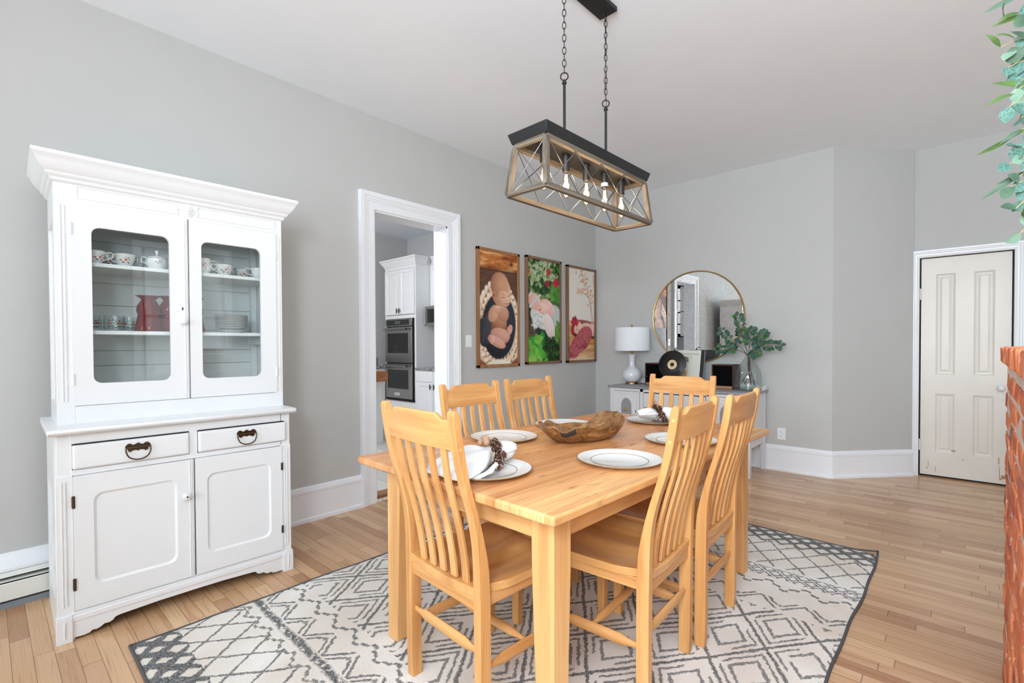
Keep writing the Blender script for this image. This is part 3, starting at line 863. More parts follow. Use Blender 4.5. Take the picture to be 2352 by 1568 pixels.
# clear holly mugs
MUG = [(0, 0), (.039, 0), (.041, .003), (.041, .072), (.042, .075)]
def mug(u, d, hang, label):
    b = MB(); b.lathe(MUG + [(.039, .075), (.0385, .008), (0, .007)], 28)
    for a in (F - .45, F + .45, F + 1.5, F - 1.6, F + 2.7):
        decal(b, MUG, a, .038, 0, .013, items=[(-.45, .9, 130, 1.0, 1), (.6, 1.0, 60, 1.1, 1), (-.8, -.1, 185, 1.1, 1), (.8, .1, -5, 1.2, 1), (-.6, -1.3, 200, 1.1, 1), (.6, -1.3, -15, 1.3, 1)])
    o = b.build('glass_mug', [M['glass_ware'], M['holly_green'], M['holly_red'], M['holly_green'], M['dark_edge'], M['holly_red']], smooth=50)
    o.location = hpos(u, d, 1.3292); o.rotation_euler = (0, 0, HR)
    tag(o, label, 'mug', 'clear holly mugs on the middle shelf')
    h = MB(); Mh = Matrix.Rotation(hang, 4, 'Z')
    h.tube([Mh @ v for v in catmull([(.0405, 0, .060), (.06, 0, .062), (.068, 0, .045), (.062, 0, .025), (.0405, 0, .014)], 5)], .0045, 8)
    h.build('handle', M['glass_ware'], o, smooth=180)
mug(.150, .29, PI, 'clear holly mug cut off by the left edge of the left glass door')
mug(.232, .235, .15, 'clear holly mug with white glint, middle of the three glass mugs')
mug(.302, .325, .1, 'clear holly mug at the back, next to the red glass vases')
# ruby vases
VP = [(0, 0), (.062, 0), (.064, .004), (.058, .03), (.049, .07), (.046, .088), (.050, .096), (.052, .105), (.049, .128), (.038, .150), (.031, .160), (.033, .166), (.046, .176), (.057, .181)]
def ruby(u, d, sc, label):
    b = MB()
    n = 36; rings = []
    for (r, z) in VP + [(.055, .1805), (.044, .174), (.029, .161), (.036, .149), (.047, .127), (.047, .095), (.043, .088), (.055, .03), (.058, .008), (0, .006)]:
        rings.append([Vector(((r + (.0022 * math.cos(8 * 2 * PI * k / n) if .004 < z < .15 else .003 * math.cos(6 * 2 * PI * k / n) if z > .17 else 0) * (1 if r > .01 else 0)) * math.cos(2 * PI * k / n), (r + (.0022 * math.cos(8 * 2 * PI * k / n) if .004 < z < .15 else 0) * (1 if r > .01 else 0)) * math.sin(2 * PI * k / n), z)) for k in range(n)])
    b.rings(rings)
    o = b.build('ruby_vase', M['red_glass'], smooth=180); o.location = hpos(u, d, 1.3292); o.scale = sc
    tag(o, label, 'vase', 'ruby glass vases on the middle shelf')
ruby(.372, .265, (.95, .95, 1.0), 'ruby glass vase with flared rim, leftmost of the three red vases')
ruby(.470, .29, (1, 1, 1.03), 'ruby glass vase in the middle, cut by the left door stile')
ruby(.558, .255, (.98, .98, 1.0), 'ruby glass vase seen at the left edge of the right glass door')
# plates
def plate_prof(r, h): return [(0, 0), (r * .55, 0), (r * .6, h * .1), (r * .98, h * .85), (r, h), (r * .985, h * 1.02), (r * .62, h * .3), (r * .55, h * .22), (0, h * .22)]
def china_plate(u, d, z, r, h, label, group, cat, name='china_plate', sx=1.0):
    b = MB(); b.lathe(plate_prof(r, h), 40)
    b.mi = 1; b.lathe([(r * .995, h * .92), (r * 1.004, h * .98), (r * .995, h * 1.03)], 40, cap0=False, cap1=False)
    o = b.build(name, [M['china'], M['dark_edge']], smooth=50); o.location = hpos(u, d, z); o.scale = (sx, 1, 1) if sx != 1 else (1, 1, 1); o.rotation_euler = (0, 0, HR)
    tag(o, label, cat, group); return o
words = ['ninth and top', 'eighth', 'seventh', 'sixth', 'fifth', 'fourth', 'third', 'second', 'lowest']
for k in range(9):
    china_plate(.768, .32, 1.3295 + k * .0092 + (.0085 if k else 0), .084, .019, 'small white plate, %s from the bottom of the stack right of the red vase' % words[8 - k] if k not in (0, 8) else ('small white plate on top of the stack right of the red vase' if k == 8 else 'small deep white plate at the bottom of the stack right of the red vase'), 'small plates stacked on the middle shelf', 'plate')
for k, w in enumerate(('lower', 'upper')):
    china_plate(.285, .33, 1.0105 + k * .009, .105, .016, '%s of two holly dinner plates on the hutch bottom, left door' % w, 'dinner plates on the hutch bottom', 'plate')
for k, w in enumerate(('lowest', 'middle', 'topmost')):
    china_plate(.70, .33, 1.0105 + k * .011, .125, .018, '%s of three oval platters on the hutch bottom, right door' % w, 'platters on the hutch bottom', 'platter', 'platter', 1.18)

# ------------------------------------------------------------------ rug
def rug_mat():
    m, nt, b = new_mat('patterned wool pile', 0.95, 0.1)
    tc = nt.nodes.new('ShaderNodeTexCoord'); 
    nz = nt.nodes.new('ShaderNodeTexNoise'); nt.links.new(tc.outputs['Object'], nz.inputs['Vector'])
    nz.inputs['Scale'].default_value = 55; nz.inputs['Detail'].default_value = 3
    nz2 = nt.nodes.new('ShaderNodeTexNoise'); nt.links.new(tc.outputs['Object'], nz2.inputs['Vector'])
    nz2.inputs['Scale'].default_value = 7; nz2.inputs['Detail'].default_value = 2
    sp = nt.nodes.new('ShaderNodeSeparateXYZ'); nt.links.new(tc.outputs['Object'], sp.inputs[0])
    sn = nt.nodes.new('ShaderNodeSeparateXYZ'); nt.links.new(nz.outputs['Color'], sn.inputs[0])
    sm = nt.nodes.new('ShaderNodeSeparateXYZ'); nt.links.new(nz2.outputs['Color'], sm.inputs[0])
    u = X(nt, sp.outputs['X']) + (X(nt, sn.outputs['X']) - 0.5) * 0.022 + (X(nt, sm.outputs['X']) - 0.5) * 0.022
    v = X(nt, sp.outputs['Y']) + (X(nt, sn.outputs['Y']) - 0.5) * 0.022 + (X(nt, sm.outputs['Y']) - 0.5) * 0.022
    def inb(a, c): return v.gt(a) * v.lt(c)
    def line(d, w): return 1.0 - d.abs().smooth(w * 0.5, w * 1.45)
    def diam(pu, pv, u0, v0):
        a = (u - u0) / pu; c = (v - v0) / pv
        p, q = (a + c), (a - c)
        return (p.fract() - 0.5).abs(), (q.fract() - 0.5).abs()
    def zig(v0, p, amp, w, steps=0):
        t = (u / p).pingpong(0.5) * 2.0
        if steps: t = (t * steps + 0.5).floor() / steps * 0.55 + t * 0.45
        return line(v - v0 - (t - 0.5) * (2 * amp), w)
    tot = None
    def add(x, k=1.0):
        nonlocal tot
        x = x * k if k != 1.0 else x
        tot = x if tot is None else tot.max(x)
    # dense end bands
    for v0, v1 in ((-0.02, 0.165), (2.95, 3.25)):
        p, q = diam(.105, .105, 0.02, .02)
        mid = (v0 + v1) / 2
        w = (1.0 - ((v - mid).abs() / .11).min(1.0)) * 0.16 + 0.10
        d = p.max(q)
        add(inb(v0, v1) * (d + w).smooth(0.42, 0.54))
    # thin lattices
    for v0, v1, vo in ((.15, .43, .02), (2.60, 2.98, .06)):
        p, q = diam(.15, .20, .06, vo)
        d = p.max(q)
        add(inb(v0, v1) * (1.0 - (0.5 - d).smooth(0.022, 0.07)), .9)
    add(zig(.425, .125, .022, .0075, 2), .85)
    # dark double band and ring row
    add((1.0 - (v - .488).abs().smooth(.008, .026)) * (X(nt, sn.outputs['Z']).smooth(.32, .5)))
    p, q = diam(.085, .085, 0, 0)
    d = p.max(q)
    add(inb(2.455, 2.575) * (1.0 - ((d - .36).abs()).smooth(.05, .12)), .9)
    # triangles with dots
    for vb, vt, s in ((.515, .615, 1), (2.13, 2.235, -1)):
        t = ((u - .09) / .19).pingpong(0.5) * 2.0
        h = (v - vb) / (vt - vb) if s > 0 else (vt - v) / (vt - vb)
        add(inb(vb, vt) * line(h - t * 1.15, .10), .9)
        add(inb(vb, vt) * line(h - t * 1.15 + .38, .09) * h.lt(.6), .9)
        ud = ((u / .19).fract() - 0.97).abs(); ud = ud.min(1.0 - ud) * .19
        vd = (v - (vb + vt) / 2 - .012 * s).abs()
        add((1.0 - (ud + vd).smooth(.008, .02)), .8)
    add(zig(.668, .17, .026, .008, 2), .9)
    add(zig(2.375, .17, .040, .009, 2), .95)
    # large nested diamonds
    p, q = diam(.30, .41, .146, .95)
    d = p.max(q)
    mid = inb(.715, 2.10)
    add(mid * (1.0 - (0.5 - d).smooth(.018, .044)), .95)
    add(mid * (1.0 - (d - .235).abs().smooth(.018, .040)) * X(nt, sm.outputs['Y']).gt(.30), .85)
    pu = ((u - .146) / .30).fract(); side = (pu - .5).abs().gt(.16)
    add(mid * (1.0 - (d - .375).abs().smooth(.013, .034)) * side, .85)
    fuzz = X(nt, noise(nt, tc.outputs['Object'], 260, 2))
    tot = tot * (fuzz.smooth(.15, .55))
    cream = ramp(nt, noise(nt, tc.outputs['Object'], 2.2, 2), [(.35, lin(222, 214, 203)), (.65, lin(241, 239, 234))])
    grey = ramp(nt, noise(nt, tc.outputs['Object'], 90, 2), [(.3, lin(60, 65, 70)), (.7, lin(104, 107, 109))])
    cream = mixc(nt, fuzz.smooth(.3, .75) * .2, cream, lin(186, 176, 164))
    nt.links.new(mixc(nt, tot.min(1.0), cream, grey), b.inputs['Base Color'])
    bump(nt, b, fuzz, .5, .004)
    return m
M['rug'] = rug_mat()
M['rug_edge'] = paint('rug grey binding', lin(86, 86, 88), 0.85, 0.08, 300, 0.2)
RW, RL = 2.165, 3.19
rug = thing('area_rug', 'cream rug with grey tribal diamond pattern under the dining table', 'rug', (-2.53, .40, 0), R(-1.0))
b = MB()
nu, nv = 60, 90
vs = []; fs = []
def rug_edge(u, v):
    du = .004 * math.sin(v * 5.3) + .003 * math.sin(v * 13.1)
    dv = .003 * math.sin(u * 6.1)
    return du, dv
for j in range(nv + 1):
    for i in range(nu + 1):
        u, v = RW * i / nu, RL * j / nv
        du, dv = rug_edge(u, v)
        z = .0105 + .0015 * mnoise.noise(Vector((u * 3, v * 3, 0)))
        if i in (0, nu) or j in (0, nv): z = .004
        vs.append((u + du, v + dv, z))
for j in range(nv):
    for i in range(nu):
        a = j * (nu + 1) + i
        fs.append((a, a + 1, a + nu + 2, a + nu + 1))
b.verts_faces(vs, fs)
b.build('pile', M['rug'], rug, smooth=180)
b = MB()
def edge_pts(side):
    n = 60; out = []
    for k in range(n + 1):
        t = k / n
        u, v = {'l': (0, RL * t), 'r': (RW, RL * t), 'n': (RW * t, 0), 'f': (RW * t, RL)}[side]
        du, dv = rug_edge(u, v)
        z = .0055
        if side in 'rf' and (RW - u) + (RL - v) < .12: z += .02 * (1 - ((RW - u) + (RL - v)) / .12)
        out.append((u + du, v + dv, z))
    return out
for sd in 'lrnf': b.tube(edge_pts(sd), .006 if sd in 'nrf' else .005, 6)
b.build('binding', M['rug_edge'], rug, smooth=180)

# ------------------------------------------------------------------ dining table
TZ = 0.795
RT = .0115
def top_mat():
    m, nt, b = new_mat('table top boards', 0.27, 0.5)
    tc = nt.nodes.new('ShaderNodeTexCoord'); sp = nt.nodes.new('ShaderNodeSeparateXYZ')
    nt.links.new(tc.outputs['Object'], sp.inputs[0])
    x, y = X(nt, sp.outputs['X']), X(nt, sp.outputs['Y'])
    bi = ((x + 3.0) / .194 + (y * 0.0)).floor()
    wn = nt.nodes.new('ShaderNodeTexWhiteNoise'); wn.noise_dimensions = '1D'; nt.links.new(bi.k, wn.inputs['W'])
    pv = X(nt, wn.outputs['Value'])
    cv = nt.nodes.new('ShaderNodeCombineXYZ')
    nt.links.new((x * 9.0 + pv * 40.0).k, cv.inputs[0]); nt.links.new((y * 1.0 + pv * 11.0).k, cv.inputs[1])
    g = noise(nt, cv.outputs[0], 1.0, 4, .55, 1.1)
    col = ramp(nt, g, [(.25, lin(196, 134, 84)), (.45, lin(224, 168, 112)), (.62, lin(236, 186, 130)), (.8, lin(242, 200, 146))])
    cv2 = nt.nodes.new('ShaderNodeCombineXYZ')
    nt.links.new((x * 17.0 + pv * 13.0).k, cv2.inputs[0]); nt.links.new((y * 1.7 + pv * 7.0).k, cv2.inputs[1])
    h = X(nt, noise(nt, cv2.outputs[0], 1.0, 4, .66, 1.7))
    col = mixc(nt, h.smooth(.60, .74) * .85, col, lin(108, 58, 32))
    cv3 = nt.nodes.new('ShaderNodeCombineXYZ')
    nt.links.new((x * 150.0).k, cv3.inputs[0]); nt.links.new((y * 3.0).k, cv3.inputs[1])
    f = X(nt, noise(nt, cv3.outputs[0], 1.0, 2))
    col = mixc(nt, f.smooth(.4, .75) * .3, col, lin(140, 84, 48))
    bt = nt.nodes.new('ShaderNodeValToRGB'); bt.color_ramp.interpolation = 'CONSTANT'; nt.links.new(((x / 1.046) + .5).k, bt.inputs['Fac'])
    _st = [(0.0, (.96, .82, .78, 1)), (.118, (.88, .78, .74, 1)), (.304, (.92, .82, .78, 1)), (.489, (.84, .74, .70, 1)), (.674, (.95, .86, .80, 1)), (.86, (1.06, 1.02, .95, 1))]
    while len(bt.color_ramp.elements) < 6: bt.color_ramp.elements.new(.5)
    for _i, (_p, _c) in enumerate(_st): bt.color_ramp.elements[_i].position = _p; bt.color_ramp.elements[_i].color = _c
    col = mixc(nt, 1.0, col, bt.outputs['Color'], 'MULTIPLY')
    hv = nt.nodes.new('ShaderNodeHueSaturation'); nt.links.new(col, hv.inputs['Color']); nt.links.new((pv * .12 + .92).k, hv.inputs['Value'])
    seam = (((x + 3.0) / .194).fract() - .5).abs().gt(.4945)
    col = mixc(nt, seam * .5, hv.outputs['Color'], lin(96, 56, 30))
    nt.links.new(col, b.inputs['Base Color'])
    bump(nt, b, X(nt, g) * .4 - h.smooth(.64, .74), .06, .002)
    return m
M['table_top'] = top_mat()
TA = R(-1.6)
table = thing('dining_table', 'long amber wood dining table with square tapered legs, standing on the rug', 'table', (-1.274, 1.956, RT), TA)
TWD, TLN = 1.046, 1.855
zt, zu = TZ - RT, .765 - RT
b = MB(); b.box(-TWD / 2, TWD / 2, -TLN / 2, TLN / 2, zu, zt)
b.build('tabletop', M['table_top'], table, bevel=.008, seg=3)
LXR, LXL, LYN, LYF = .430, -.478, -.815, .875
def tleg(cx, cy, sx, sy):
    b = MB()
    def sq(w, z, ox=0, oy=0):
        x0, y0 = cx, cy
        # outer corner stays, inner faces taper
        return [Vector((x0, y0, z)), Vector((x0 - sx * w, y0, z)), Vector((x0 - sx * w, y0 - sy * w, z)), Vector((x0, y0 - sy * w, z))]
    rg = [sq(.068, 0.0), sq(.088, .55), sq(.090, zu)]
    if sx * sy < 0: rg = [r_[::-1] for r_ in rg]
    b.rings(rg); b.build('leg', M['table_z'], table, bevel=.005)
tleg(LXR, LYN, 1, -1); tleg(LXL, LYN, -1, -1); tleg(LXR, LYF, 1, 1); tleg(LXL, LYF, -1, 1)
za = .656 - RT
for x in (LXR - .018, LXL + .038):
    b = MB(); b.box(x - .02, x, LYN + .088, LYF - .088, za, zu); b.build('apron', M['table_y'], table, bevel=.002)
for y in (LYN + .032, LYF - .01):
    b = MB(); b.box(LXL + .088, LXR - .088, y - .02, y, za, zu); b.build('apron', M['table_x'], table, bevel=.002)

# ------------------------------------------------------------------ dining chairs (local: +y is the way one faces, origin under the back)
CW = .216
RE = [(0.0, .005), (.10, .001), (.35, 0.0), (.50, -.002), (.585, -.006), (.65, -.014), (.735, -.035), (.81, -.059), (.895, -.080), (.96, -.092), (1.02, -.100), (1.046, -.102)]
FE = [(0.0, .047), (.20, .046), (.36, .045), (.46, .043), (.54, .037), (.615, .022), (.70, 0.0), (.805, -.033), (.91, -.056), (.99, -.069), (1.03, -.074), (1.046, -.082)]
def interp(T, z):
    for (z0, a), (z1, c) in zip(T, T[1:]):
        if z <= z1: return a + (c - a) * (z - z0) / (z1 - z0)
    return T[-1][1]
def smooth_T(T):
    pts = catmull([(z, a, 0) for z, a in T], 4)
    return [(p.x, p.y) for p in pts]
REs, FEs = smooth_T(RE), smooth_T(FE)
chair0 = None
def make_chair():
    t = thing('dining_chair', 'x', 'chair', (0, 0, RT))
    zs = [0, .05, .15, .3, .42, .47, .52, .56, .60, .64, .68, .72, .76, .80, .84, .88, .92, .96, 1.0, 1.02]
    for s in (-1, 1):
        b = MB()
        x0, x1 = s * CW, s * (CW - .033)
        rg = []
        for z in zs:
            r_, f_ = interp(REs, z), interp(FEs, z)
            rg.append([Vector((x0, r_, z)), Vector((x1, r_, z)), Vector((x1, f_, z)), Vector((x0, f_, z))])
        # rounded crown
        r_, f_ = interp(REs, 1.02), interp(FEs, 1.02)
        for dz, k in ((.012, .82), (.019, .5), (.021, .2)):
            m_ = (r_ + f_) / 2 - .003; hw = (f_ - r_) / 2 * k
            rg.append([Vector((x0, m_ - hw, 1.022 + dz)), Vector((x1, m_ - hw, 1.022 + dz)), Vector((x1, m_ + hw, 1.022 + dz)), Vector((x0, m_ + hw, 1.022 + dz))])
        if s > 0: rg = [q[::-1] for q in rg]
        b.rings(rg)
        for z in (.94, 1.0) if False else ():
            pass
        pst = b.build('back_post', M['pine_z'], t, bevel=.005)
        b = MB()
        for z in (.925, .995):
            ym = (interp(REs, z) + interp(FEs, z)) / 2
            b.lathe([(0, 0), (.0055, 0), (.005, .0006), (0, .0008)], 10, (x0, ym, z), Matrix.Rotation(s * R(90), 4, 'Y'))
        b.build('peg', M['seat_wood'], pst)
        # front leg
        b = MB()
        fx0, fx1 = s * .222, s * .182
        rg = []
        for z, w in ((0, .034), (.42, .044)):
            c_ = (s * .198, .400)
            rg.append([Vector((c_[0] - w / 2, c_[1] - w / 2, z)), Vector((c_[0] + w / 2, c_[1] - w / 2, z)), Vector((c_[0] + w / 2, c_[1] + w / 2, z)), Vector((c_[0] - w / 2, c_[1] + w / 2, z))])
        b.rings(rg); b.build('front_leg', M['pine_z'], t, bevel=.004)
        # side rail and stretcher
        b = MB(); b.box(min(s * .178, s * .200), max(s * .178, s * .200), .03, .40, .400, .440); b.build('side_rail', M['pine_y'], t, bevel=.002)
        b = MB()
        pts = [(s * .199, y, .205 + .0 * y) for y in (.035, .07, .11, .30, .345, .385)]
        rr = [.009, .0105, .0185, .0185, .0105, .009]
        b.tube(pts, rr, 12, flat=(1.15, .62)); b.build('side_stretcher', M['pine_y'], t, smooth=50)
    # crest rail, slightly bowed
    hw = CW - .030
    def crest(x):
        k = abs(x) / hw
        bow = -.012 * (1 - k * k)
        if k > .80: top = 1.012 + .002 * (1 - k)
        elif k > .62: u_ = (k - .62) / .18; top = 1.032 - .020 * (u_ * u_ * (3 - 2 * u_))
        else: top = 1.032
        return bow, top
    b = MB(); rg = []
    n = 28
    for i in range(n + 1):
        x = -hw + 2 * hw * i / n
        bow, top = crest(x)
        zb_ = .920 - .0 * x
        ring = []
        for z, side in ((zb_, 0), (top - .004, 0), (top, .004), (top, .016), (top - .004, .02), (zb_, .02)):
            yb = (interp(REs, z) + interp(FEs, z)) / 2 - .010
            ring.append(Vector((x, yb + side + bow, z)))
        rg.append(ring)
    b.rings(rg); b.build('crest_rail', M['pine_x'], t, smooth=40)
    # five slats
    for k in range(5):
        x = (k - 2) * .0665
        b = MB(); rg = []
        bow = crest(x)[0]
        for i in range(17):
            z = .462 + (.925 - .462) * i / 16
            kk = (z - .462) / (.925 - .462)
            ym = interp(REs, z) * .5 + interp(FEs, z) * .5 + bow * (.35 + .65 * kk) + .002 - .010 * math.sin(PI * kk) 
            w = .015 - .001 * kk
            xs = x * (0.92 + .08 * kk)
            rg.append([Vector((xs - w, ym - .006, z)), Vector((xs + w, ym - .006, z)), Vector((xs + w, ym + .006, z)), Vector((xs - w, ym + .006, z))])
        b.rings(rg); b.build('slat', M['pine_z'], t, bevel=.002)
    # saddle seat
    def seat_z(x, y):
        yy = (y - .02) / .43
        d = .017 * math.exp(-((abs(x) - .085) / .085) ** 2) * max(0, math.sin(PI * min(1, max(0, yy * 1.05)))) + .010 * max(0, 1 - (x / .2) ** 2) * max(0, math.sin(PI * min(1, max(0, .12 + yy * .8))))
        return .472 - d - .012 * max(0, 1 - (x / .2) ** 2) * max(0, 1 - yy * 3) - .012 * max(0, (yy - .86) / .14) ** 2
    b = MB(); N1, N2 = 26, 24
    def out_x(y):
        yy = (y - .0) / .43
        return .196 if yy < .10 else .196 + .026 * min(1, (yy - .10) / .18)
    grid = []; under = []
    for j in range(N2 + 1):
        y = .002 + .428 * j / N2
        ro, ru = [], []
        for i in range(N1 + 1):
            sx = -1 + 2 * i / N1
            x = sx * out_x(y)
            yy = y - (.016 * (abs(sx) ** 4) if j == N2 else 0)
            z = seat_z(x, yy)
            ro.append(b.bm.verts.new((x, yy, z))); ru.append(b.bm.verts.new((x * .985, yy * .99 + .002, z - .030)))
        grid.append(ro); under.append(ru)
    def q(a, c, d, e): b.bm.faces.new((a, c, d, e))
    for j in range(N2):
        for i in range(N1):
            q(grid[j][i], grid[j][i + 1], grid[j + 1][i + 1], grid[j + 1][i])
            q(under[j][i], under[j + 1][i], under[j + 1][i + 1], under[j][i + 1])
        q(grid[j][0], grid[j + 1][0], under[j + 1][0], under[j][0]); q(grid[j][N1], under[j][N1], under[j + 1][N1], grid[j + 1][N1])
    for i in range(N1):
        q(grid[0][i], under[0][i], under[0][i + 1], grid[0][i + 1]); q(grid[N2][i], grid[N2][i + 1], under[N2][i + 1], under[N2][i])
    b.build('seat', M['seat_wood'], t, smooth=50, bevel=.004)
    # rear and front rails
    b = MB(); rg = []
    for i in range(15):
        x = -.184 + .368 * i / 14
        zt_ = seat_z(x, .01) - .029
        rg.append([Vector((x, .008, .392)), Vector((x, .030, .392)), Vector((x, .030, zt_)), Vector((x, .008, zt_))])
    b.rings(rg); b.build('back_rail', M['pine_x'], t, bevel=.0015)
    b = MB(); b.box(-.184, .184, .386, .408, .40, .432); b.build('front_rail', M['pine_x'], t, bevel=.002)
    b = MB(); b.tube([(x, .022, .255) for x in (-.185, -.15, -.115, .115, .15, .185)], [.009, .0105, .019, .019, .0105, .009], 12, flat=(1.1, .6)); b.build('rear_stretcher', M['pine_x'], t, smooth=50)
    b = MB(); b.tube([(x, .235, .205) for x in (-.20, -.155, -.115, .115, .155, .20)], [.008, .0105, .019, .019, .0105, .008], 12, flat=(.75, .9)); b.build('cross_stretcher', M['pine_x'], t, smooth=50)
    return t
chair0 = make_chair()
GRP = 'amber slat back chairs around the dining table'
chairs = [
    (-1.301, 1.053, -.065, 'amber slat back chair at the near end of the table, its back to the viewer', (1, 1, 1)),
    (-1.835, 1.780, R(-88), 'amber slat back chair on the far side, nearest the kitchen opening', (1, 1, 1)),
    (-1.852, 2.280, R(-89.5), 'amber slat back chair on the far side, below the middle portrait', (1, 1, 1)),
    (-.756, 1.706, R(93), 'amber slat back chair on the near long side, closest to the viewer', (1, 1, 1)),
    (-.742, 2.185, R(92), 'amber slat back chair on the near long side, nearest the old cream door', (1, 1, 1)),
    (-1.312, 3.020, R(183), 'amber slat back chair at the far table end, in front of the grey sideboard', (1, 1, 1))]
for i, (x, y, a, lb, sc_) in enumerate(chairs):
    if i == 0:
        chair0.location = (x, y, RT); chair0.rotation_euler = (0, 0, a); chair0['label'] = lb; chair0['group'] = GRP
    else:
        dup(chair0, (x, y, RT), a, lb, GRP, sc_)

# ------------------------------------------------------------------ charger plates, napkins, bowl
CHP = [(0, 0), (.10, 0), (.105, .0025), (.160, .013), (.164, .0155), (.1625, .0170), (.157, .0160), (.110, .0085), (.104, .0055), (0, .005)]
def charger(x, y, label):
    b = MB(); b.lathe(CHP, 64)
    b.mi = 1; b.lathe([(.1642, .0150), (.1648, .0158), (.1640, .0168), (.1628, .0173)], 64, cap0=False, cap1=False)
    b.lathe([(.1115, .0089), (.1110, .0093), (.1095, .0089), (.1090, .0083)], 64, cap0=False, cap1=False)
    o = b.build('charger_plate', [M['china'], M['gold_line']], smooth=40, loc=(x, y, TZ + .0003))
    tag(o, label, 'plate', 'gold rimmed plates on the dining table')
charger(-1.240, 1.222, 'gold rimmed white plate under the napkin at the near table end')
charger(-1.619, 1.716, 'empty gold rimmed white plate on the far side, left of the wooden bowl')
charger(-1.616, 2.210, 'empty gold rimmed white plate partly hidden behind the wooden bowl')
charger(-.958, 1.672, 'large empty gold rimmed white plate in front of the wooden bowl')
charger(-.941, 2.208, 'empty gold rimmed white plate seen through the near chair slats')
charger(-1.300, 2.680, 'gold rimmed white plate under the napkin at the far table end')
M['cone'] = paint('pine cone scales', lin(84, 50, 36), 0.7, 0.35, 200, 0.2)
M['cone_tip'] = paint('pine cone frosted tips', lin(176, 148, 124), 0.7, 0.2)
M['acorn'] = paint('frosted acorn', lin(190, 150, 120), 0.45, 0.25)
def cone_into(b, c, d, r):
    """a small pine cone: overlapping scales spiralling round an egg"""
    c = Vector(c); q = Vector((0, 0, 1)).rotation_difference(Vector(d).normalized())
    b.mi = 0
    rings = []
    for k in range(7):
        t = k / 6; rr = r * .62 * math.sin(PI * (0.12 + .80 * t)) ; rings.append([c + q @ Vector((rr * math.cos(2 * PI * j / 8), rr * math.sin(2 * PI * j / 8), (t - .45) * 2.2 * r)) for j in range(8)])
    b.rings(rings)
    n = 46
    for k in range(n):
        t = (k + .5) / n
        th = k * 2.39996
        rr = r * math.sin(PI * (0.10 + .82 * t)) ** .8
        z = (t - .45) * 2.2 * r
        out = Vector((math.cos(th), math.sin(th), 0)); side = Vector((-math.sin(th), math.cos(th), 0)); upv = Vector((0, 0, 1))
        w = r * .34
        p0 = out * (rr * .45) + upv * (z - r * .12)
        p1 = out * (rr * 1.02) + side * w + upv * (z + r * .10); p2 = out * (rr * 1.02) - side * w + upv * (z + r * .10)
        p3 = out * (rr * 1.16) + upv * (z + r * .26)
        p4 = out * (rr * .9) + upv * (z - r * .02)
        b.mi = 1 if k % 3 == 0 else 0
        b.verts_faces([c + q @ v for v in (p0, p1, p3, p2, p4)], [(0, 1, 2, 3), (4, 3, 2, 1), (0, 4, 1), (0, 3, 4)])
    b.mi = 0
def napkin(loc, rz, label, rl, sd=1.0):
    """linen gathered in a ring: body fans one way, a pointed loop stands out the other way (local +x)"""
    t = thing('napkin', label, 'napkin', loc, rz, 'white napkins gathered in pine cone rings')
    rngs = []
    prof = [(-.20, .098, .010, .010), (-.15, .104, .024, .018), (-.09, .088, .036, .026), (-.04, .060, .040, .032), (-.012, .030, .030, .032), (.004, .024, .024, .034), (.02, .032, .026, .036), (.045, .052, .026, .042), (.07, .060, .022, .047), (.095, .046, .016, .048), (.112, .020, .008, .047), (.12, .004, .003, .046)]
    NS = 40
    for k, (x, hw, hh, zc) in enumerate(prof):
        ring = []
        for j in range(NS):
            a = 2 * PI * j / NS
            w = 1 + .10 * math.sin(3 * a + x * 16) + .07 * math.sin(5 * a - x * 24 + 1.3) + .04 * math.sin(9 * a + x * 11)
            yy = hw * math.cos(a) * w; z = zc + hh * math.sin(a) * w
            z += .006 * math.sin(yy * 90 + x * 25) * (1 if math.sin(a) > 0 else .3)
            ring.append(Vector((x + .006 * math.sin(3 * a + 1), yy, max(.0015 + .002 * abs(math.cos(2 * a)), z))))
        rngs.append(ring)
    b = MB(); b.rings(rngs)
    # folded hem ruffle on the near flap
    for s in (-1, 1):
        pts = catmull([(-.17, s * .09, .012), (-.10, s * .108, .016), (-.055, s * .098, .030), (-.03, s * .070, .018), (-.012, s * .060, .026)], 6)
        rg = []
        for i, p in enumerate(pts):
            wv = .006 * math.sin(i * 1.3)
            rg.append([p + Vector((0, 0, .004)), p + Vector((.002, s * .010, -.004 + wv)), p + Vector((0, s * .004, -.010)), p + Vector((0, -s * .02, -.002))])
        b.rings(rg)
    o = b.build('linen', M['wrap'], t, smooth=180, sub=1); t.scale = (1.15, 1.15, 1.15)
    r_ = thing('napkin_ring', rl, 'napkin ring', loc, rz, 'pine cone napkin rings'); r_.scale = (1.15, 1.15, 1.15)
    b = MB(); ring = [(0.004 + .002 * math.sin(a), .031 * math.cos(a), .035 + .0335 * math.sin(a)) for a in [2 * PI * j / 28 for j in range(28)]]
    b.tube(ring, .0028, 8, loop=True); b.build('hoop', M['brass'], r_, smooth=180)
    cs = [(.012, -.048, .040, (.5, -1, .15), .0165), (.010, -.030, .064, (.4, -.6, .7), .0165), (-.004, -.054, .016, (-.5, -1, -.1), .0155), (.016, -.012, .076, (.7, -.2, .9), .013)]
    for x, y, z, d, rr in cs:
        b = MB(); cone_into(b, (x, y * sd, z), (d[0], d[1] * sd, d[2]), rr); b.build('pine_cone', [M['cone'], M['cone_tip']], r_)
    for x, y, z, rr in ((.0, .006, .084, .014), (-.004, .030, .072, .012), (-.010, -.008, .080, .011)):
        b = MB(); b.lathe([(0, -rr), (rr * .6, -rr * .8), (rr, -.1 * rr), (rr * .85, rr * .5), (rr * .4, rr * .95), (0, rr * 1.1)], 14, (x, y, z)); b.build('acorn', M['acorn'], r_, smooth=180)
napkin((-1.275, 1.262, TZ + .0075), R(86), 'white linen napkin on the plate at the near table end', 'pine cone napkin ring round the napkin at the near table end')
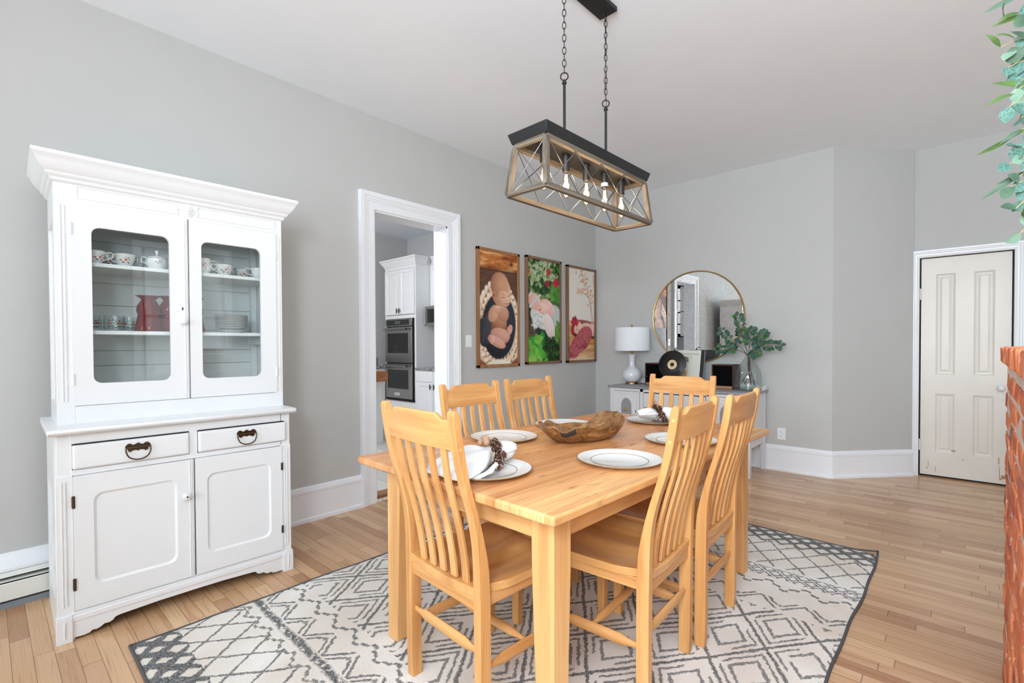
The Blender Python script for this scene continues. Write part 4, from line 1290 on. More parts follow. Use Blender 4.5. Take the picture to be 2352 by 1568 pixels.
napkin((-1.29, 2.66, TZ + .0075), R(-100), 'white linen napkin on the plate at the far table end', 'pine cone napkin ring round the napkin at the far table end', -1)

def bowl_mat():
    m, nt, b = new_mat('carved teak root', 0.38, 0.4)
    f = noise(nt, coords(nt, 'Object', (6, 26, 26)), 1.0, 5, .6, 1.6)
    col = ramp(nt, f, [(.28, lin(78, 50, 26)), (.45, lin(120, 82, 46)), (.58, lin(146, 104, 62)), (.75, lin(190, 150, 98))])
    f2 = X(nt, noise(nt, coords(nt, 'Object', (10, 60, 60)), 1.0, 3, .6, 2.0))
    col = mixc(nt, f2.smooth(.56, .7) * .5, col, lin(60, 36, 18))
    nt.links.new(col, b.inputs['Base Color'])
    bump(nt, b, f, .25, .004)
    return m
M['bowl'] = bowl_mat()
M['burn'] = paint('dark knot', lin(52, 48, 44), .6, .3)
# irregular dough bowl, local x along its length
bowl = thing('dough_bowl', 'carved brown root wood bowl in the middle of the dining table', 'bowl', (-1.315, 1.955, TZ), R(68)); bowl.scale = (.90, .93, 1.0)
b = MB(); NB = 72
def rim(a):
    L = .255 + .010 * math.sin(2 * a + .5) + .006 * math.sin(5 * a)
    Wd = .118 + .010 * math.sin(3 * a + 1.0) + .005 * math.sin(7 * a)
    x = L * math.copysign(abs(math.cos(a)) ** .82, math.cos(a)); y = Wd * math.copysign(abs(math.sin(a)) ** .75, math.sin(a))
    z = .086 + .014 * math.cos(2 * a) + .010 * math.sin(3 * a + .6) - .018 * math.exp(-((a - 2.55) / .28) ** 2) + .030 * math.exp(-((a - .75) / .38) ** 2) - .016 * math.exp(-((a - 4.05) / .22) ** 2) + .006 * math.sin(9 * a)
    return x, y, z
rg = []
def ringat(k, zf, sh=0.0):
    out = []
    for j in range(NB):
        a = 2 * PI * j / NB; x, y, z = rim(a)
        nb = .006 * mnoise.noise(Vector((math.cos(a) * 2.2, math.sin(a) * 2.2, zf * 2)))
        out.append(Vector((x * k + sh, y * k + nb, z * zf)))
    return out
for k, zf in ((.55, 0.0), (.66, .06), (.80, .30), (.92, .62), (.985, .88), (1.0, .97), (.985, 1.0), (.94, .985), (.90, .92), (.80, .62), (.66, .36), (.45, .24), (.2, .20)): rg.append(ringat(k, zf))
b.rings(rg)
b.build('bowl_body', M['bowl'], bowl, smooth=180)
b = MB(); vs = []
for i in range(9):
    row = []
    for k, zf in ((1.004, .93), (.992, .84), (.967, .72), (.935, .60)):
        a = 2 * PI * (0.622 + i * .0075); x, y, z = rim(a)
        nb = .006 * mnoise.noise(Vector((math.cos(a) * 2.2, math.sin(a) * 2.2, zf * 2)))
        row.append((x * k * 1.006, (y * k + nb) * 1.006, z * zf))
    vs += row
b.verts_faces(vs, [(i * 4 + j, i * 4 + j + 1, i * 4 + j + 5, i * 4 + j + 4) for i in range(8) for j in range(3)])
b.build('dark_knot', M['burn'], bowl, smooth=180)

# ------------------------------------------------------------------ chandelier
def grey_wood(ax): return wood('weathered grey wood ' + ax, [(.3, lin(84, 74, 64)), (.5, lin(112, 101, 88)), (.7, lin(140, 129, 115))], ax, .6, 60.0, 2.0, None, .3)
GW = {a: grey_wood(a) for a in 'xyz'}
CH = thing('chandelier', 'black and weathered wood linear chandelier hanging by two chains over the table', 'chandelier', (-1.411, 2.128, 0), R(-1.3))
zb, zt_, zc = 1.94, 2.188, 2.218
Wb, Lb, Wt, Lt = .252, .955, .206, .898
b = MB()
b.rings([[Vector((sx * w / 2, sy * l / 2, z)) for sx, sy in ((-1, -1), (1, -1), (1, 1), (-1, 1))] for w, l, z in ((Wt + .002, Lt + .004, zt_ - .002), (Wt + .004, Lt + .006, zt_), (Wt + .030, Lt + .034, zc + .012), (Wt + .026, Lt + .030, zc + .014))])
b.build('top_cap', M['matte_black'], CH, bevel=.002)
def bar(p, q, w, d, mat, name='frame_bar', up=None):
    """square bar from p to q"""
    b = MB(); p, q = Vector(p), Vector(q); t = (q - p).normalized()
    up = Vector(up) if up else Vector((0, 0, 1)) if abs(t.z) < .8 else Vector((1, 0, 0))
    n = (up - t * up.dot(t)).normalized(); s_ = t.cross(n)
    b.rings([[c + n * (a * w / 2) + s_ * (e * d / 2) for a, e in ((-1, -1), (1, -1), (1, 1), (-1, 1))] for c in (p, q)])
    return b.build(name, mat, CH, bevel=.0015)
B4 = [(sx, sy) for sx, sy in ((-1, -1), (1, -1), (1, 1), (-1, 1))]
bw = .022
def cb(sx, sy, i=.011): return Vector((sx * (Wb / 2 - i), sy * (Lb / 2 - i), zb + .011))
def ct(sx, sy, i=.011): return Vector((sx * (Wt / 2 - i), sy * (Lt / 2 - i), zt_ - .012))
for k in range(4):
    a, c = B4[k], B4[(k + 1) % 4]
    ax = 'x' if k % 2 == 0 else 'y'
    bar(cb(*a), cb(*c), bw, bw, GW[ax], 'bottom_bar'); bar(ct(*a), ct(*c), bw, bw, GW[ax], 'top_bar')
    bar(cb(*a) + Vector((0, 0, -.0)), ct(*a), .024, .024, GW['z'], 'corner_post')
def wire(p, q, name='cross_wire'):
    b = MB(); b.tube([p, q], .0022, 6); b.build(name, M['wire'], CH, smooth=60)
for sx in (-1, 1):
    for i in range(4):
        def pb(t): return cb(sx, -1).lerp(cb(sx, 1), t) + Vector((0, 0, .010))
        def pt(t): return ct(sx, -1).lerp(ct(sx, 1), t) - Vector((0, 0, .010))
        e = .018
        t0, t1 = i / 4, (i + 1) / 4
        q0, q1 = (max(t0, e), min(t1, 1 - e))
        wire(pb(q0), pt(q1)); wire(pt(q0) + Vector((sx * .003, 0, 0)), pb(q1) + Vector((sx * .003, 0, 0)))
for sy in (-1, 1):
    def pb2(t): return cb(-1, sy).lerp(cb(1, sy), t) + Vector((0, 0, .010))
    def pt2(t): return ct(-1, sy).lerp(ct(1, sy), t) - Vector((0, 0, .010))
    wire(pb2(.07), pt2(.93)); wire(pt2(.07) + Vector((0, sy * .003, 0)), pb2(.93) + Vector((0, sy * .003, 0)))
for k in range(5):
    y = (k - 2) * .172
    b = MB(); b.lathe([(.0, zt_), (.021, zt_), (.021, zt_ - .012), (.0185, zt_ - .016), (.0185, zt_ - .080), (.0165, zt_ - .084), (0, zt_ - .084)], 20, (0, y, 0)); so = b.build('socket', M['matte_black'], CH, smooth=40)
    if k == 3:
        b = MB(); b.lathe([(.0187, zt_ - .055), (.019, zt_ - .056), (.019, zt_ - .074), (.0187, zt_ - .075)], 20, (0, y, 0), cap0=False, cap1=False); b.build('paper_tag', M['plastic'], so)
    z0 = zt_ - .084
    b = MB(); b.lathe([(.0125, z0 + .002), (.0125, z0 - .006), (.0145, z0 - .02), (.020, z0 - .042), (.0265, z0 - .066), (.0295, z0 - .086), (.029, z0 - .100), (.024, z0 - .114), (.014, z0 - .122), (.004, z0 - .126), (.0, z0 - .1265)], 24, (0, y, 0), cap0=False); bl = b.build('bulb', M['bulb_glass'], so, smooth=180)
    b = MB()
    for j in range(6):
        a = 2 * PI * j / 6
        b.tube([(.004 * math.cos(a), y + .004 * math.sin(a), z0 - .012), (.0105 * math.cos(a), y + .0105 * math.sin(a), z0 - .085)], .0017, 5)
        b.tube([(.0105 * math.cos(a), y + .0105 * math.sin(a), z0 - .085), (.004 * math.cos(a + .5), y + .004 * math.sin(a + .5), z0 - .03)], .0015, 5)
    b.build('filament', M['filament'], bl)
    wpos = Matrix.Rotation(R(-1.3), 4, 'Z') @ Vector((0, y, z0 - .06))
    point_light('bulb_glow', (wpos.x - 1.411, wpos.y + 2.128, wpos.z), 0.8, (1.0, .80, .56), .02)
ry = .185
CHT = 3.05
for s in (-1, 1):
    y = s * ry
    b = MB(); b.tube([(0, y, zc + .01), (0, y, 2.535)], .0068, 10); b.lathe([(.0, 2.530), (.011, 2.532), (.012, 2.538), (.008, 2.545), (.006, 2.552), (0, 2.553)], 14, (0, y, 0)); b.lathe([(.0, 0), (.013, 0), (.012, .006), (0, .008)], 14, (0, y, zc + .012)); b.build('rod', M['matte_black'], CH, smooth=50)
    def linkpts(c, L, w, ang, n=16):
        return [(math.cos(ang) * w * math.cos(2 * PI * k / n), y + math.sin(ang) * w * math.cos(2 * PI * k / n), c + L * math.sin(2 * PI * k / n)) for k in range(n)]
    b = MB(); b.tube(linkpts(2.568, .019, .0185, R(35)), .0032, 8, loop=True); b.build('hang_ring', M['iron'], CH, smooth=180)
    b = MB(); z = 2.602; k = 0
    while z < CHT - .005:
        b.tube(linkpts(z, .0185, .0085, R(35 if k % 2 else -55) + (.5 * math.sin(k) if s > 0 else 0)), .0020, 6, loop=True); z += .0305; k += 1
    if s > 0:
        b.tube([(.003 * math.sin(i * .8), y + .004 * math.cos(i * .9), 2.55 + (CHT - 2.55) * i / 24) for i in range(25)], .0017, 6)
    b.build('chain', M['iron'], CH, smooth=180)
    b = MB(); b.tube(linkpts(CHT + .002, .010, .010, R(35)), .003, 8, loop=True); b.lathe([(0, CHT + .006), (.010, CHT + .008), (.012, CHT + .014), (0, CHT + .016)], 12, (0, y, 0)); b.build('loop', M['matte_black'], CH, smooth=60)
b = MB(); b.box(-.055, .055, -.215, .215, 3.055, ZC); b.build('canopy', M['matte_black'], CH, bevel=.004)

# ------------------------------------------------------------------ wall plates
b = MB(); b.rings([[Vector((XL + d, y, z)) for y, z in rect(3.095 + i, 3.167 - i, 1.240 + i, 1.353 - i)] for d, i in ((0, 0), (.004, 0), (.006, .003))])
o = b.build('light_switch', M['plastic']); tag(o, 'white toggle light switch between kitchen opening and first portrait', 'light switch')
b = MB(); b.box(XL + .005, XL + .007, 3.124, 3.138, 1.283, 1.311); b.prism([(XL + .006, 1.294), (XL + .018, 1.302), (XL + .018, 1.308), (XL + .006, 1.303)], 3.127, 3.135, 'y'); b.build('toggle', M['plastic'], o)
ox, oz = -1.25, .363
b = MB(); b.rings([[Vector((x, YB - d, z)) for x, z in rect(ox - .036 + i, ox + .036 - i, oz - .058 + i, oz + .058 - i)] for d, i in ((0, 0), (.004, 0), (.006, .003))])
o = b.build('wall_outlet', M['plastic']); tag(o, 'white double outlet on the grey wall right of the sideboard', 'outlet')
for z in (oz - .021, oz + .021):
    b = MB(); b.prism([(ox + .017 * math.cos(a), z + .0145 * math.sin(a)) for a in [2 * PI * k / 20 for k in range(20)]], YB - .0072, YB - .005); rc = b.build('receptacle', M['plastic'], o)
    b = MB(); b.box(ox - .008, ox - .0055, YB - .0078, YB - .007, z - .002, z + .006); b.box(ox + .0055, ox + .008, YB - .0078, YB - .007, z - .002, z + .006); b.lathe([(0, 0), (.0026, 0), (.0026, .0008), (0, .0008)], 8, (ox, YB - .0072, z - .007), Matrix.Rotation(R(90), 4, 'X')); b.build('slot', M['black'], rc)

# ------------------------------------------------------------------ mirror
mx, mz, mr = -2.100, 1.560, .503
mt = thing('round_mirror', 'large round mirror in a thin brass frame above the sideboard', 'mirror', (mx, YB, mz))
b = MB(); b.lathe([(0, .004), (mr - .006, .004), (mr - .006, .016), (0, .016)], 96, M=Matrix.Rotation(R(90), 4, 'X')); b.build('mirror_glass', M['mirror'], mt)
b = MB(); b.lathe([(mr - .010, .003), (mr + .006, .003), (mr + .009, .008), (mr + .008, .024), (mr + .003, .028), (mr - .004, .026), (mr - .007, .018)], 96, M=Matrix.Rotation(R(90), 4, 'X'), cap0=False, cap1=False)
b.build('mirror_frame', M['brass'], mt, smooth=50)

# ------------------------------------------------------------------ sideboard
SX0, SX1, SY0, SY1, SZ = -2.865, -1.385, 4.80, 5.315, .800
sb = thing('sideboard', 'pale painted sideboard with grey top and arched doors below the round mirror', 'sideboard', ((SX0 + SX1) / 2, SY0, 0))
hw = (SX1 - SX0) / 2
dp = SY1 - SY0
b = MB()
b.box(-hw, hw, 0, dp, .335, .35); b.box(-hw, -hw + .02, .02, dp, .34, .775); b.box(hw - .02, hw, .02, dp, .34, .775); b.box(-hw, hw, dp - .015, dp, .34, .775)
b.box(-hw, hw, .0, .02, .745, .775); b.box(-hw, hw, 0, .02, .34, .37)
for x0, x1 in ((-hw, -hw + .045), (-.375, -.335), (.335, .375), (hw - .045, hw)): b.box(x0, x1, 0, .02, .34, .775)
b.build('carcass', M['side_white'], sb, bevel=.002)
b = MB(); b.prism([(-.028, .786), (-.024, .797), (-.016, .800), (dp + .004, .800), (dp + .004, .776), (-.014, .776), (-.020, .782)], -hw - .022, hw + .022, 'x'); b.build('top', M['side_grey'], sb, bevel=.002)
for sx in (-1, 1):
    for y in (.0, dp - .048):
        b = MB(); x0 = sx * (hw + .0015); w = .046; y = y - .0015 if y < .1 else y
        b.rings([[Vector((x0, y, z)), Vector((x0 - sx * ww, y, z)), Vector((x0 - sx * ww, y + .048, z)), Vector((x0, y + .048, z))] for ww, z in ((.034, 0.0), (w, .34), (w, .775))]); b.build('leg', M['side_white'], sb, bevel=.002)
b = MB(); b.box(-hw + .04, hw - .04, .03, .05, .28, .339); b.box(hw - .03, hw - .008, .04, dp - .04, .27, .339); b.build('skirt', M['side_white'], sb, bevel=.002)
gal = [(-hw - .02, .80), (-hw - .02, .824), (-hw + .01, .834), (-hw + .05, .832), (-hw + .09, .850), (-hw + .15, .858), (hw - .15, .858), (hw - .09, .850), (hw - .05, .832), (hw - .01, .834), (hw + .02, .824), (hw + .02, .80)]
b = MB(); b.prism(gal, dp - .022, dp - .002); b.build('back_gallery', M['side_white'], sb, bevel=.003)
b = MB()
sg = [(dp - .02, .80), (dp - .02, .846), (dp - .06, .846), (dp - .10, .834), (dp - .13, .818), (dp - .15, .806), (dp - .17, .80)]
b.prism(sg, hw + .002, hw + .020, 'x'); b.prism(sg, -hw - .020, -hw - .002, 'x'); b.build('side_gallery', M['side_white'], sb, bevel=.003)
def arch(xc, w, z0, z1, n=14):
    r_ = w / 2
    return [(xc - r_, z0), (xc + r_, z0)] + [(xc + r_ * math.cos(PI * k / n), z1 - r_ * 1.35 + r_ * 1.35 * math.sin(PI * k / n)) for k in range(n + 1)]
def kn(parent, x, z, m=None, r_=.0135):
    b = MB(); b.lathe([(0, 0), (.008, 0), (.006, .008), (r_, .016), (r_ * 1.05, .021), (r_ * .7, .026), (0, .028)], 18, (x, -.006, z), Matrix.Rotation(R(90), 4, 'X')); b.build('knob', M['brass'], parent, smooth=50)
for x0, x1, kx, hx in ((-hw + .048, -.378, -.54, -.40), (.378, hw - .048, .54, .40)):
    b = MB(); b.holed(rect(x0, x1, .373, .742), rect(x0 + .028, x1 - .028, .40, .718), -.006, .012, .004, .003)
    dr = b.build('door', M['side_white'], sb)
    xc = (x0 + x1) / 2
    b = MB(); a_ = arch(xc, .135, .40, .672); b.prism(a_, -.0045, .0); b.build('arch_panel', M['side_grey'], dr)
    b = MB(); pts = [(p, -.006, q) for p, q in a_[2:]]; pts = [(a_[1][0], -.006, .40)] + pts + [(a_[0][0], -.006, .40)]
    b.tube(pts, .006, 6)
    for k in range(-3, 4): b.lathe([(0, -.009), (.008, -.006), (.009, 0), (.006, .004), (0, .006)], 8, (xc + k * .011, -.006, .684 - abs(k) * .006 + (.012 if k == 0 else 0)))
    b.build('arch_moulding', M['side_white'], dr, smooth=60)
    kn(dr, xc - .005, .545)
    b = MB(); b.box(hx + (-.02 if x0 < 0 else .02) - .004, hx + (-.02 if x0 < 0 else .02) + .004, -.008, -.004, .515, .54); b.build('keyhole', M['black'], dr)
for z0, z1 in ((.58, .735), (.415, .565)):
    b = MB(); b.rings([[Vector((x, d, z)) for x, z in rect(-.33 + i, .33 - i, z0 + i, z1 - i)] for d, i in ((.016, 0), (-.003, 0), (-.007, .005))]); dr = b.build('drawer', M['side_white'], sb)
    for x in (-.20, .20): kn(dr, x, (z0 + z1) / 2)

# ------------------------------------------------------------------ table lamp
M['lamp_ceramic'] = paint('pale blue grey glazed ceramic', lin(222, 225, 230), .08, .01, 20, 0, .6)
M['shade'] = paint('white linen lampshade', lin(232, 236, 242), .8, .01, 500, .1, .1)
lp = thing('table_lamp', 'white gourd table lamp with drum shade at the left end of the sideboard', 'lamp', (-2.765, 5.115, SZ))
b = MB(); b.lathe([(0, 0), (.074, 0), (.076, .004), (.074, .016), (.070, .020), (.066, .026), (0, .026)], 40); b.build('base', M['brass'], lp, smooth=40)
b = MB(); b.lathe([(0, .026), (.062, .026), (.085, .040), (.104, .066), (.112, .096), (.110, .124), (.098, .152), (.074, .176), (.048, .192), (.035, .210), (.0315, .240), (.032, .285), (.036, .318), (.047, .336), (.049, .342), (.044, .344), (0, .344)], 48); b.build('body', M['lamp_ceramic'], lp, smooth=60)
b = MB(); b.lathe([(0, .344), (.012, .344), (.014, .352), (.010, .36), (.010, .40), (.004, .41), (.004, .655), (.008, .66), (.013, .672), (.0135, .680), (.009, .690), (0, .693)], 20); b.build('stem', M['brass'], lp, smooth=50)
b = MB(); b.lathe([(.200, .388), (.203, .388), (.196, .655), (.193, .655)], 64, cap0=False, cap1=False); b.rings([[Vector((r_ * math.cos(2 * PI * k / 64), r_ * math.sin(2 * PI * k / 64), z)) for k in range(64)] for r_, z in ((.193, .655), (.200, .388))], cap0=False, cap1=False)
b.lathe([(0.005, .638), (.193, .650), (.193, .652), (.005, .640)], 32, cap0=False, cap1=False) if False else None
for k in range(3):
    a = 2 * PI * k / 3; b.tube([(0, 0, .645), (.193 * math.cos(a), .193 * math.sin(a), .645)], .002, 6)
b.build('shade', M['shade'], lp, smooth=60)
b = MB(); b.tube(catmull([(.07, .04, .012), (.12, .08, .006), (.17, .10, .005), (.21, .16, .004)], 5), .003, 6); b.build('cord', M['matte_black'], lp, smooth=180)

# ------------------------------------------------------------------ speakers
M['speaker_wood'] = wood('dark walnut case', [(.3, lin(54, 26, 18)), (.7, lin(86, 46, 32))], 'z', .35, 20, 1.0)
M['speaker_foot'] = wood('light speaker strip', [(.3, lin(160, 112, 76)), (.7, lin(190, 142, 100))], 'x', .4, 20, 1.0)
M['grille'] = paint('black speaker cloth', lin(10, 10, 10), .95, .2, 700, .3, .05)
def speaker(x, y, rz, label):
    t = thing('bookshelf_speaker', label, 'speaker', (x, y, SZ), rz, 'walnut speakers on the sideboard')
    w, d, h = .215, .20, .250
    b = MB()
    b.box(-w / 2, w / 2, 0, d, h - .012, h); b.box(-w / 2, w / 2, 0, d, 0, .004); b.box(-w / 2, -w / 2 + .012, 0, d, 0, h); b.box(w / 2 - .012, w / 2, 0, d, 0, h); b.box(-w / 2, w / 2, d - .01, d, 0, h)
    b.build('cabinet', M['speaker_wood'], t, bevel=.0015)
    b = MB(); b.box(-w / 2 + .0125, w / 2 - .0125, .004, .02, .034, h - .0125); b.build('grille', M['grille'], t)
    b = MB(); b.box(-w / 2 + .0125, w / 2 - .0125, -.002, .02, .004, .033); b.build('bottom_strip', M['speaker_foot'], t, bevel=.002)
    b = MB(); b.lathe([(0, 0), (.004, 0), (.003, .003), (0, .004)], 8, (-w / 2 + .022, .004, .10), Matrix.Rotation(R(90), 4, 'X')); b.build('badge', M['steel'], t)
speaker(-2.46, 5.055, R(2), 'walnut bookshelf speaker between the lamp and the vinyl record')
speaker(-1.725, 5.065, R(-1), 'walnut bookshelf speaker left of the glass jug of eucalyptus')

# ------------------------------------------------------------------ records
M['vinyl'] = None
def vinyl_mat():
    m, nt, b = new_mat('black vinyl grooves', .22, .5)
    tc = nt.nodes.new('ShaderNodeTexCoord'); ln = nt.nodes.new('ShaderNodeVectorMath'); ln.operation = 'LENGTH'
    nt.links.new(tc.outputs['Object'], ln.inputs[0]); r_ = X(nt, ln.outputs['Value'])
    g = (r_ * 900.0).fract()
    nt.links.new(ramp(nt, noise(nt, tc.outputs['Object'], 8), [(.3, lin(14, 14, 15)), (.7, lin(24, 24, 26))]), b.inputs['Base Color'])
    bump(nt, b, g, .2, .0006); return m
M['vinyl'] = vinyl_mat()
M['label_paper'] = paint('cream record label', lin(226, 202, 158), .6, .05)
M['label_ink'] = paint('brown label ink', lin(70, 46, 34), .6, .2)
tilt = R(-10)
BXH = .090
rb = thing('record_box', 'low dark wooden box under the vinyl record and album sleeves', 'box', (-2.16, 4.90, SZ))
b = MB(); b.box(-.20, .19, .0, .29, .0, BXH - .012); b.build('box_body', M['speaker_wood'], rb, bevel=.002)
b = MB(); b.box(-.205, .195, -.005, .295, BXH - .012, BXH); b.build('lid', M['speaker_wood'], rb, bevel=.003)
SZ = SZ + BXH
rc = thing('vinyl_record', 'black vinyl record with cream label standing in front of the album sleeve', 'record', (-2.205, 4.955, SZ + .1525))
rc.rotation_euler = (tilt, 0, R(2))
b = MB(); Rx = Matrix.Rotation(R(90), 4, 'X')
b.lathe([(.0, -.001), (.150, -.001), (.1515, .0), (.150, .0012), (.052, .0012), (0, .0012)], 72, M=Rx); b.build('disc', M['vinyl'], rc, smooth=40)
b = MB(); b.lathe([(.021, .0014), (.0515, .0014), (.0515, .0018), (.021, .0018)], 48, M=Rx, cap0=False, cap1=False); lb = b.build('record_label', M['label_paper'], rc)
b = MB()
random.seed(3)
for k in range(22):
    a = R(20 + k * 15.5); r0 = random.choice((.030, .037, .043)); L = random.uniform(.004, .008)
    if 195 < math.degrees(a) % 360 < 235: continue
    c = Vector((r0 * math.cos(a), -.0021, r0 * math.sin(a))); b.box(c.x - L / 2, c.x + L / 2, -.0022, -.0017, c.z - .0022, c.z + .0022)
b.build('label_print', M['label_ink'], lb)
b = MB(); b.lathe([(0, .0016), (.021, .0016), (.021, .0021), (0, .0021)], 32, M=Rx); b.build('hole', M['vinyl'], rc)
st = thing('record_stand', 'aged brass filigree stand holding the vinyl record upright', 'stand', (-2.205, 4.975, SZ))
b = MB()
for s in (-1, 1):
    b.tube(catmull([(s * .07, -.045, .004), (s * .075, -.010, .008), (s * .07, .03, .10), (s * .04, .06, .25), (s * .0, .066, .315)], 6), .004, 8)
    b.tube(catmull([(s * .02, .05, .004), (s * .09, .0, .004), (s * .09, -.05, .006), (s * .086, -.06, .022)], 6), .004, 8)
b.tube(catmull([(-.02, .058, .30), (.0, .058, .325), (.02, .050, .334), (.028, .03, .332)], 6), .004, 8)
b.build('wire_frame', M['bronze'], st, smooth=180)
b = MB(); b.tube(catmull([(.14, -.005, .235), (.165, -.01, .22), (.17, -.02, .19), (.155, -.015, .20), (.14, -.005, .235)], 6), .004, 8); b.tube([(.0, .062, .25), (.08, .03, .24), (.14, -.005, .235)], .0035, 8); b.build('side_bracket', M['bronze'], st, smooth=180)
b = MB()
for k in range(5):
    b.tube([(.125 + .014 * k * .5 + .012 * math.cos(2 * PI * j / 14), -.02 - .004 * k + .003 * math.sin(4 * PI * j / 14), .025 + .020 * k * .8 + .020 * math.sin(2 * PI * j / 14)) for j in range(14)], .0035, 6, loop=True)
b.build('filigree', M['brass'], st, smooth=180)
M['sleeve'] = paint('pale cream album sleeve', lin(214, 216, 204), .55, .02, 80, .03)
M['sleeve_edge'] = paint('white sleeve edge', lin(236, 236, 230), .6, .01)
M['sleeve_black'] = paint('black album sleeve', lin(24, 22, 24), .5, .1)
M['sleeve_grey'] = paint('grey album sleeve', lin(112, 110, 116), .5, .05)
M['ink'] = paint('grey sleeve print', lin(120, 122, 112), .6, .1)
def album(x, y, rx, rz, mat, label, name='album_sleeve', th=.005):
    t = thing(name, label, 'album', (x, y, SZ), rz, 'album sleeves leaning on the mirror'); t.rotation_euler = (rx, 0, rz)
    b = MB(); b.box(-.157, .157, 0, th, 0, .315); b.build('sleeve', mat, t, bevel=.001); return t
al = album(-2.115, 5.045, R(-14.5), R(4), M['sleeve'], 'pale cream album sleeve with small grey print, frontmost of the leaning albums')
def text(parent, s, size, loc, rot, mat, name='printed_title'):
    c = bpy.data.curves.new(name, 'FONT'); c.body = s; c.size = size; c.align_x = 'CENTER'; c.extrude = .0002
    c.materials.append(mat)
    o = bpy.data.objects.new(name, c); COL.objects.link(o); o.parent = parent; o.location = loc; o.rotation_euler = rot
    dg = bpy.context.evaluated_depsgraph_get(); me = bpy.data.meshes.new_from_object(o.evaluated_get(dg))
    n = bpy.data.objects.new(name, me); COL.objects.link(n); n.parent = parent; n.location = loc; n.rotation_euler = rot
    bpy.data.objects.remove(o); return n
text(al, 'FLEETWOOD MAC', .026, (.03, -.0006, .262), (R(90), 0, 0), M['ink'])
text(al, 'RUMOURS', .015, (.03, -.0006, .232), (R(90), 0, 0), M['ink'])
album(-2.085, 5.054, R(-14.5), R(5), M['sleeve_black'], 'black album sleeve directly behind the pale cream one', th=.006)
album(-2.075, 5.063, R(-14.5), R(6), M['sleeve_grey'], 'grey edged album sleeve at the back of the leaning albums', th=.006)

SZ = SZ - BXH
# ------------------------------------------------------------------ glass jug with eucalyptus
jg = thing('glass_jug', 'clear glass demijohn jug at the right end of the sideboard', 'jug', (-1.485, 5.085, SZ))
JP = [(0, .0), (.100, .0), (.112, .006), (.118, .02), (.122, .06), (.121, .12), (.117, .17), (.104, .215), (.078, .258), (.050, .292), (.032, .318), (.026, .335), (.025, .352), (.031, .358), (.032, .366)]
JI = [(.028, .366), (.022, .352), (.023, .335), (.029, .319), (.047, .292), (.075, .257), (.100, .214), (.113, .17), (.117, .12), (.118, .06), (.114, .022), (.09, .014), (0, .022)]
b = MB(); b.lathe(JP + JI, 56); b.build('jug_body', M['glass_ware'], jg, smooth=60)
M['jug_base'] = thin_glass('green tinged base glass', (.80, .88, .85, 1))
b = MB(); b.lathe([(0, .001), (.100, .001), (.111, .007), (.116, .02), (.112, .030), (0, .026)], 48); b.build('thick_base', M['jug_base'], jg, smooth=60)
def leaf_mat(name, c0, c1, vein, rough=.5, vs=0):
    m, nt, b = new_mat(name, rough, .3)
    f = noise(nt, coords(nt, 'Object', (1, 1, 1), 11), 14, 3)
    col = ramp(nt, f, [(.3, c0), (.7, c1)])
    if vs:
        vo = nt.nodes.new('ShaderNodeTexVoronoi'); vo.feature = 'DISTANCE_TO_EDGE'; vo.inputs['Scale'].default_value = vs
        nt.links.new(coords(nt, 'Object'), vo.inputs['Vector'])
        k = 1.0 - X(nt, vo.outputs['Distance']).smooth(.02, .09)
        col = mixc(nt, k * .55, col, vein)
    nt.links.new(col, b.inputs['Base Color']); return m
M['leaf_dark'] = leaf_mat('eucalyptus leaf green', lin(40, 74, 58), lin(76, 112, 94), None)
M['leaf_mid'] = leaf_mat('fresh leaf green', lin(46, 86, 44), lin(78, 118, 66), None)
M['twig'] = paint('dark brown twig', lin(74, 58, 50), .7, .2)
def leaf(b, p, d, n, L, w, round_=True, cup=.12):
    """leaf blade starting at p along d with normal n"""
    d = Vector(d).normalized(); n = Vector(n); n = (n - d * n.dot(d)).normalized(); s_ = d.cross(n)
    prof = [(0, .05), (.12, .55), (.3, .9), (.5, 1.0), (.7, .88), (.88, .5), (1, .02)] if round_ else [(0, .05), (.15, .45), (.4, .95), (.6, .9), (.8, .55), (1, .02)]
    L_, C_, R_ = [], [], []
    for t, k in prof:
        c = Vector(p) + d * (L * t) + n * (-L * cup * 2 * t * t)
        e = s_ * (w / 2 * k); u = n * (w * .16 * k)
        L_.append(c - e + u); C_.append(c); R_.append(c + e + u)
    m = len(prof); vs = L_ + C_ + R_
    fs = []
    for i in range(m - 1):
        fs.append((i, i + 1, m + i + 1, m + i)); fs.append((m + i, m + i + 1, 2 * m + i + 1, 2 * m + i))
    b.verts_faces(vs, fs)
def rv(a=1.0): return Vector((random.uniform(-a, a), random.uniform(-a, a), random.uniform(-a, a)))
random.seed(11)
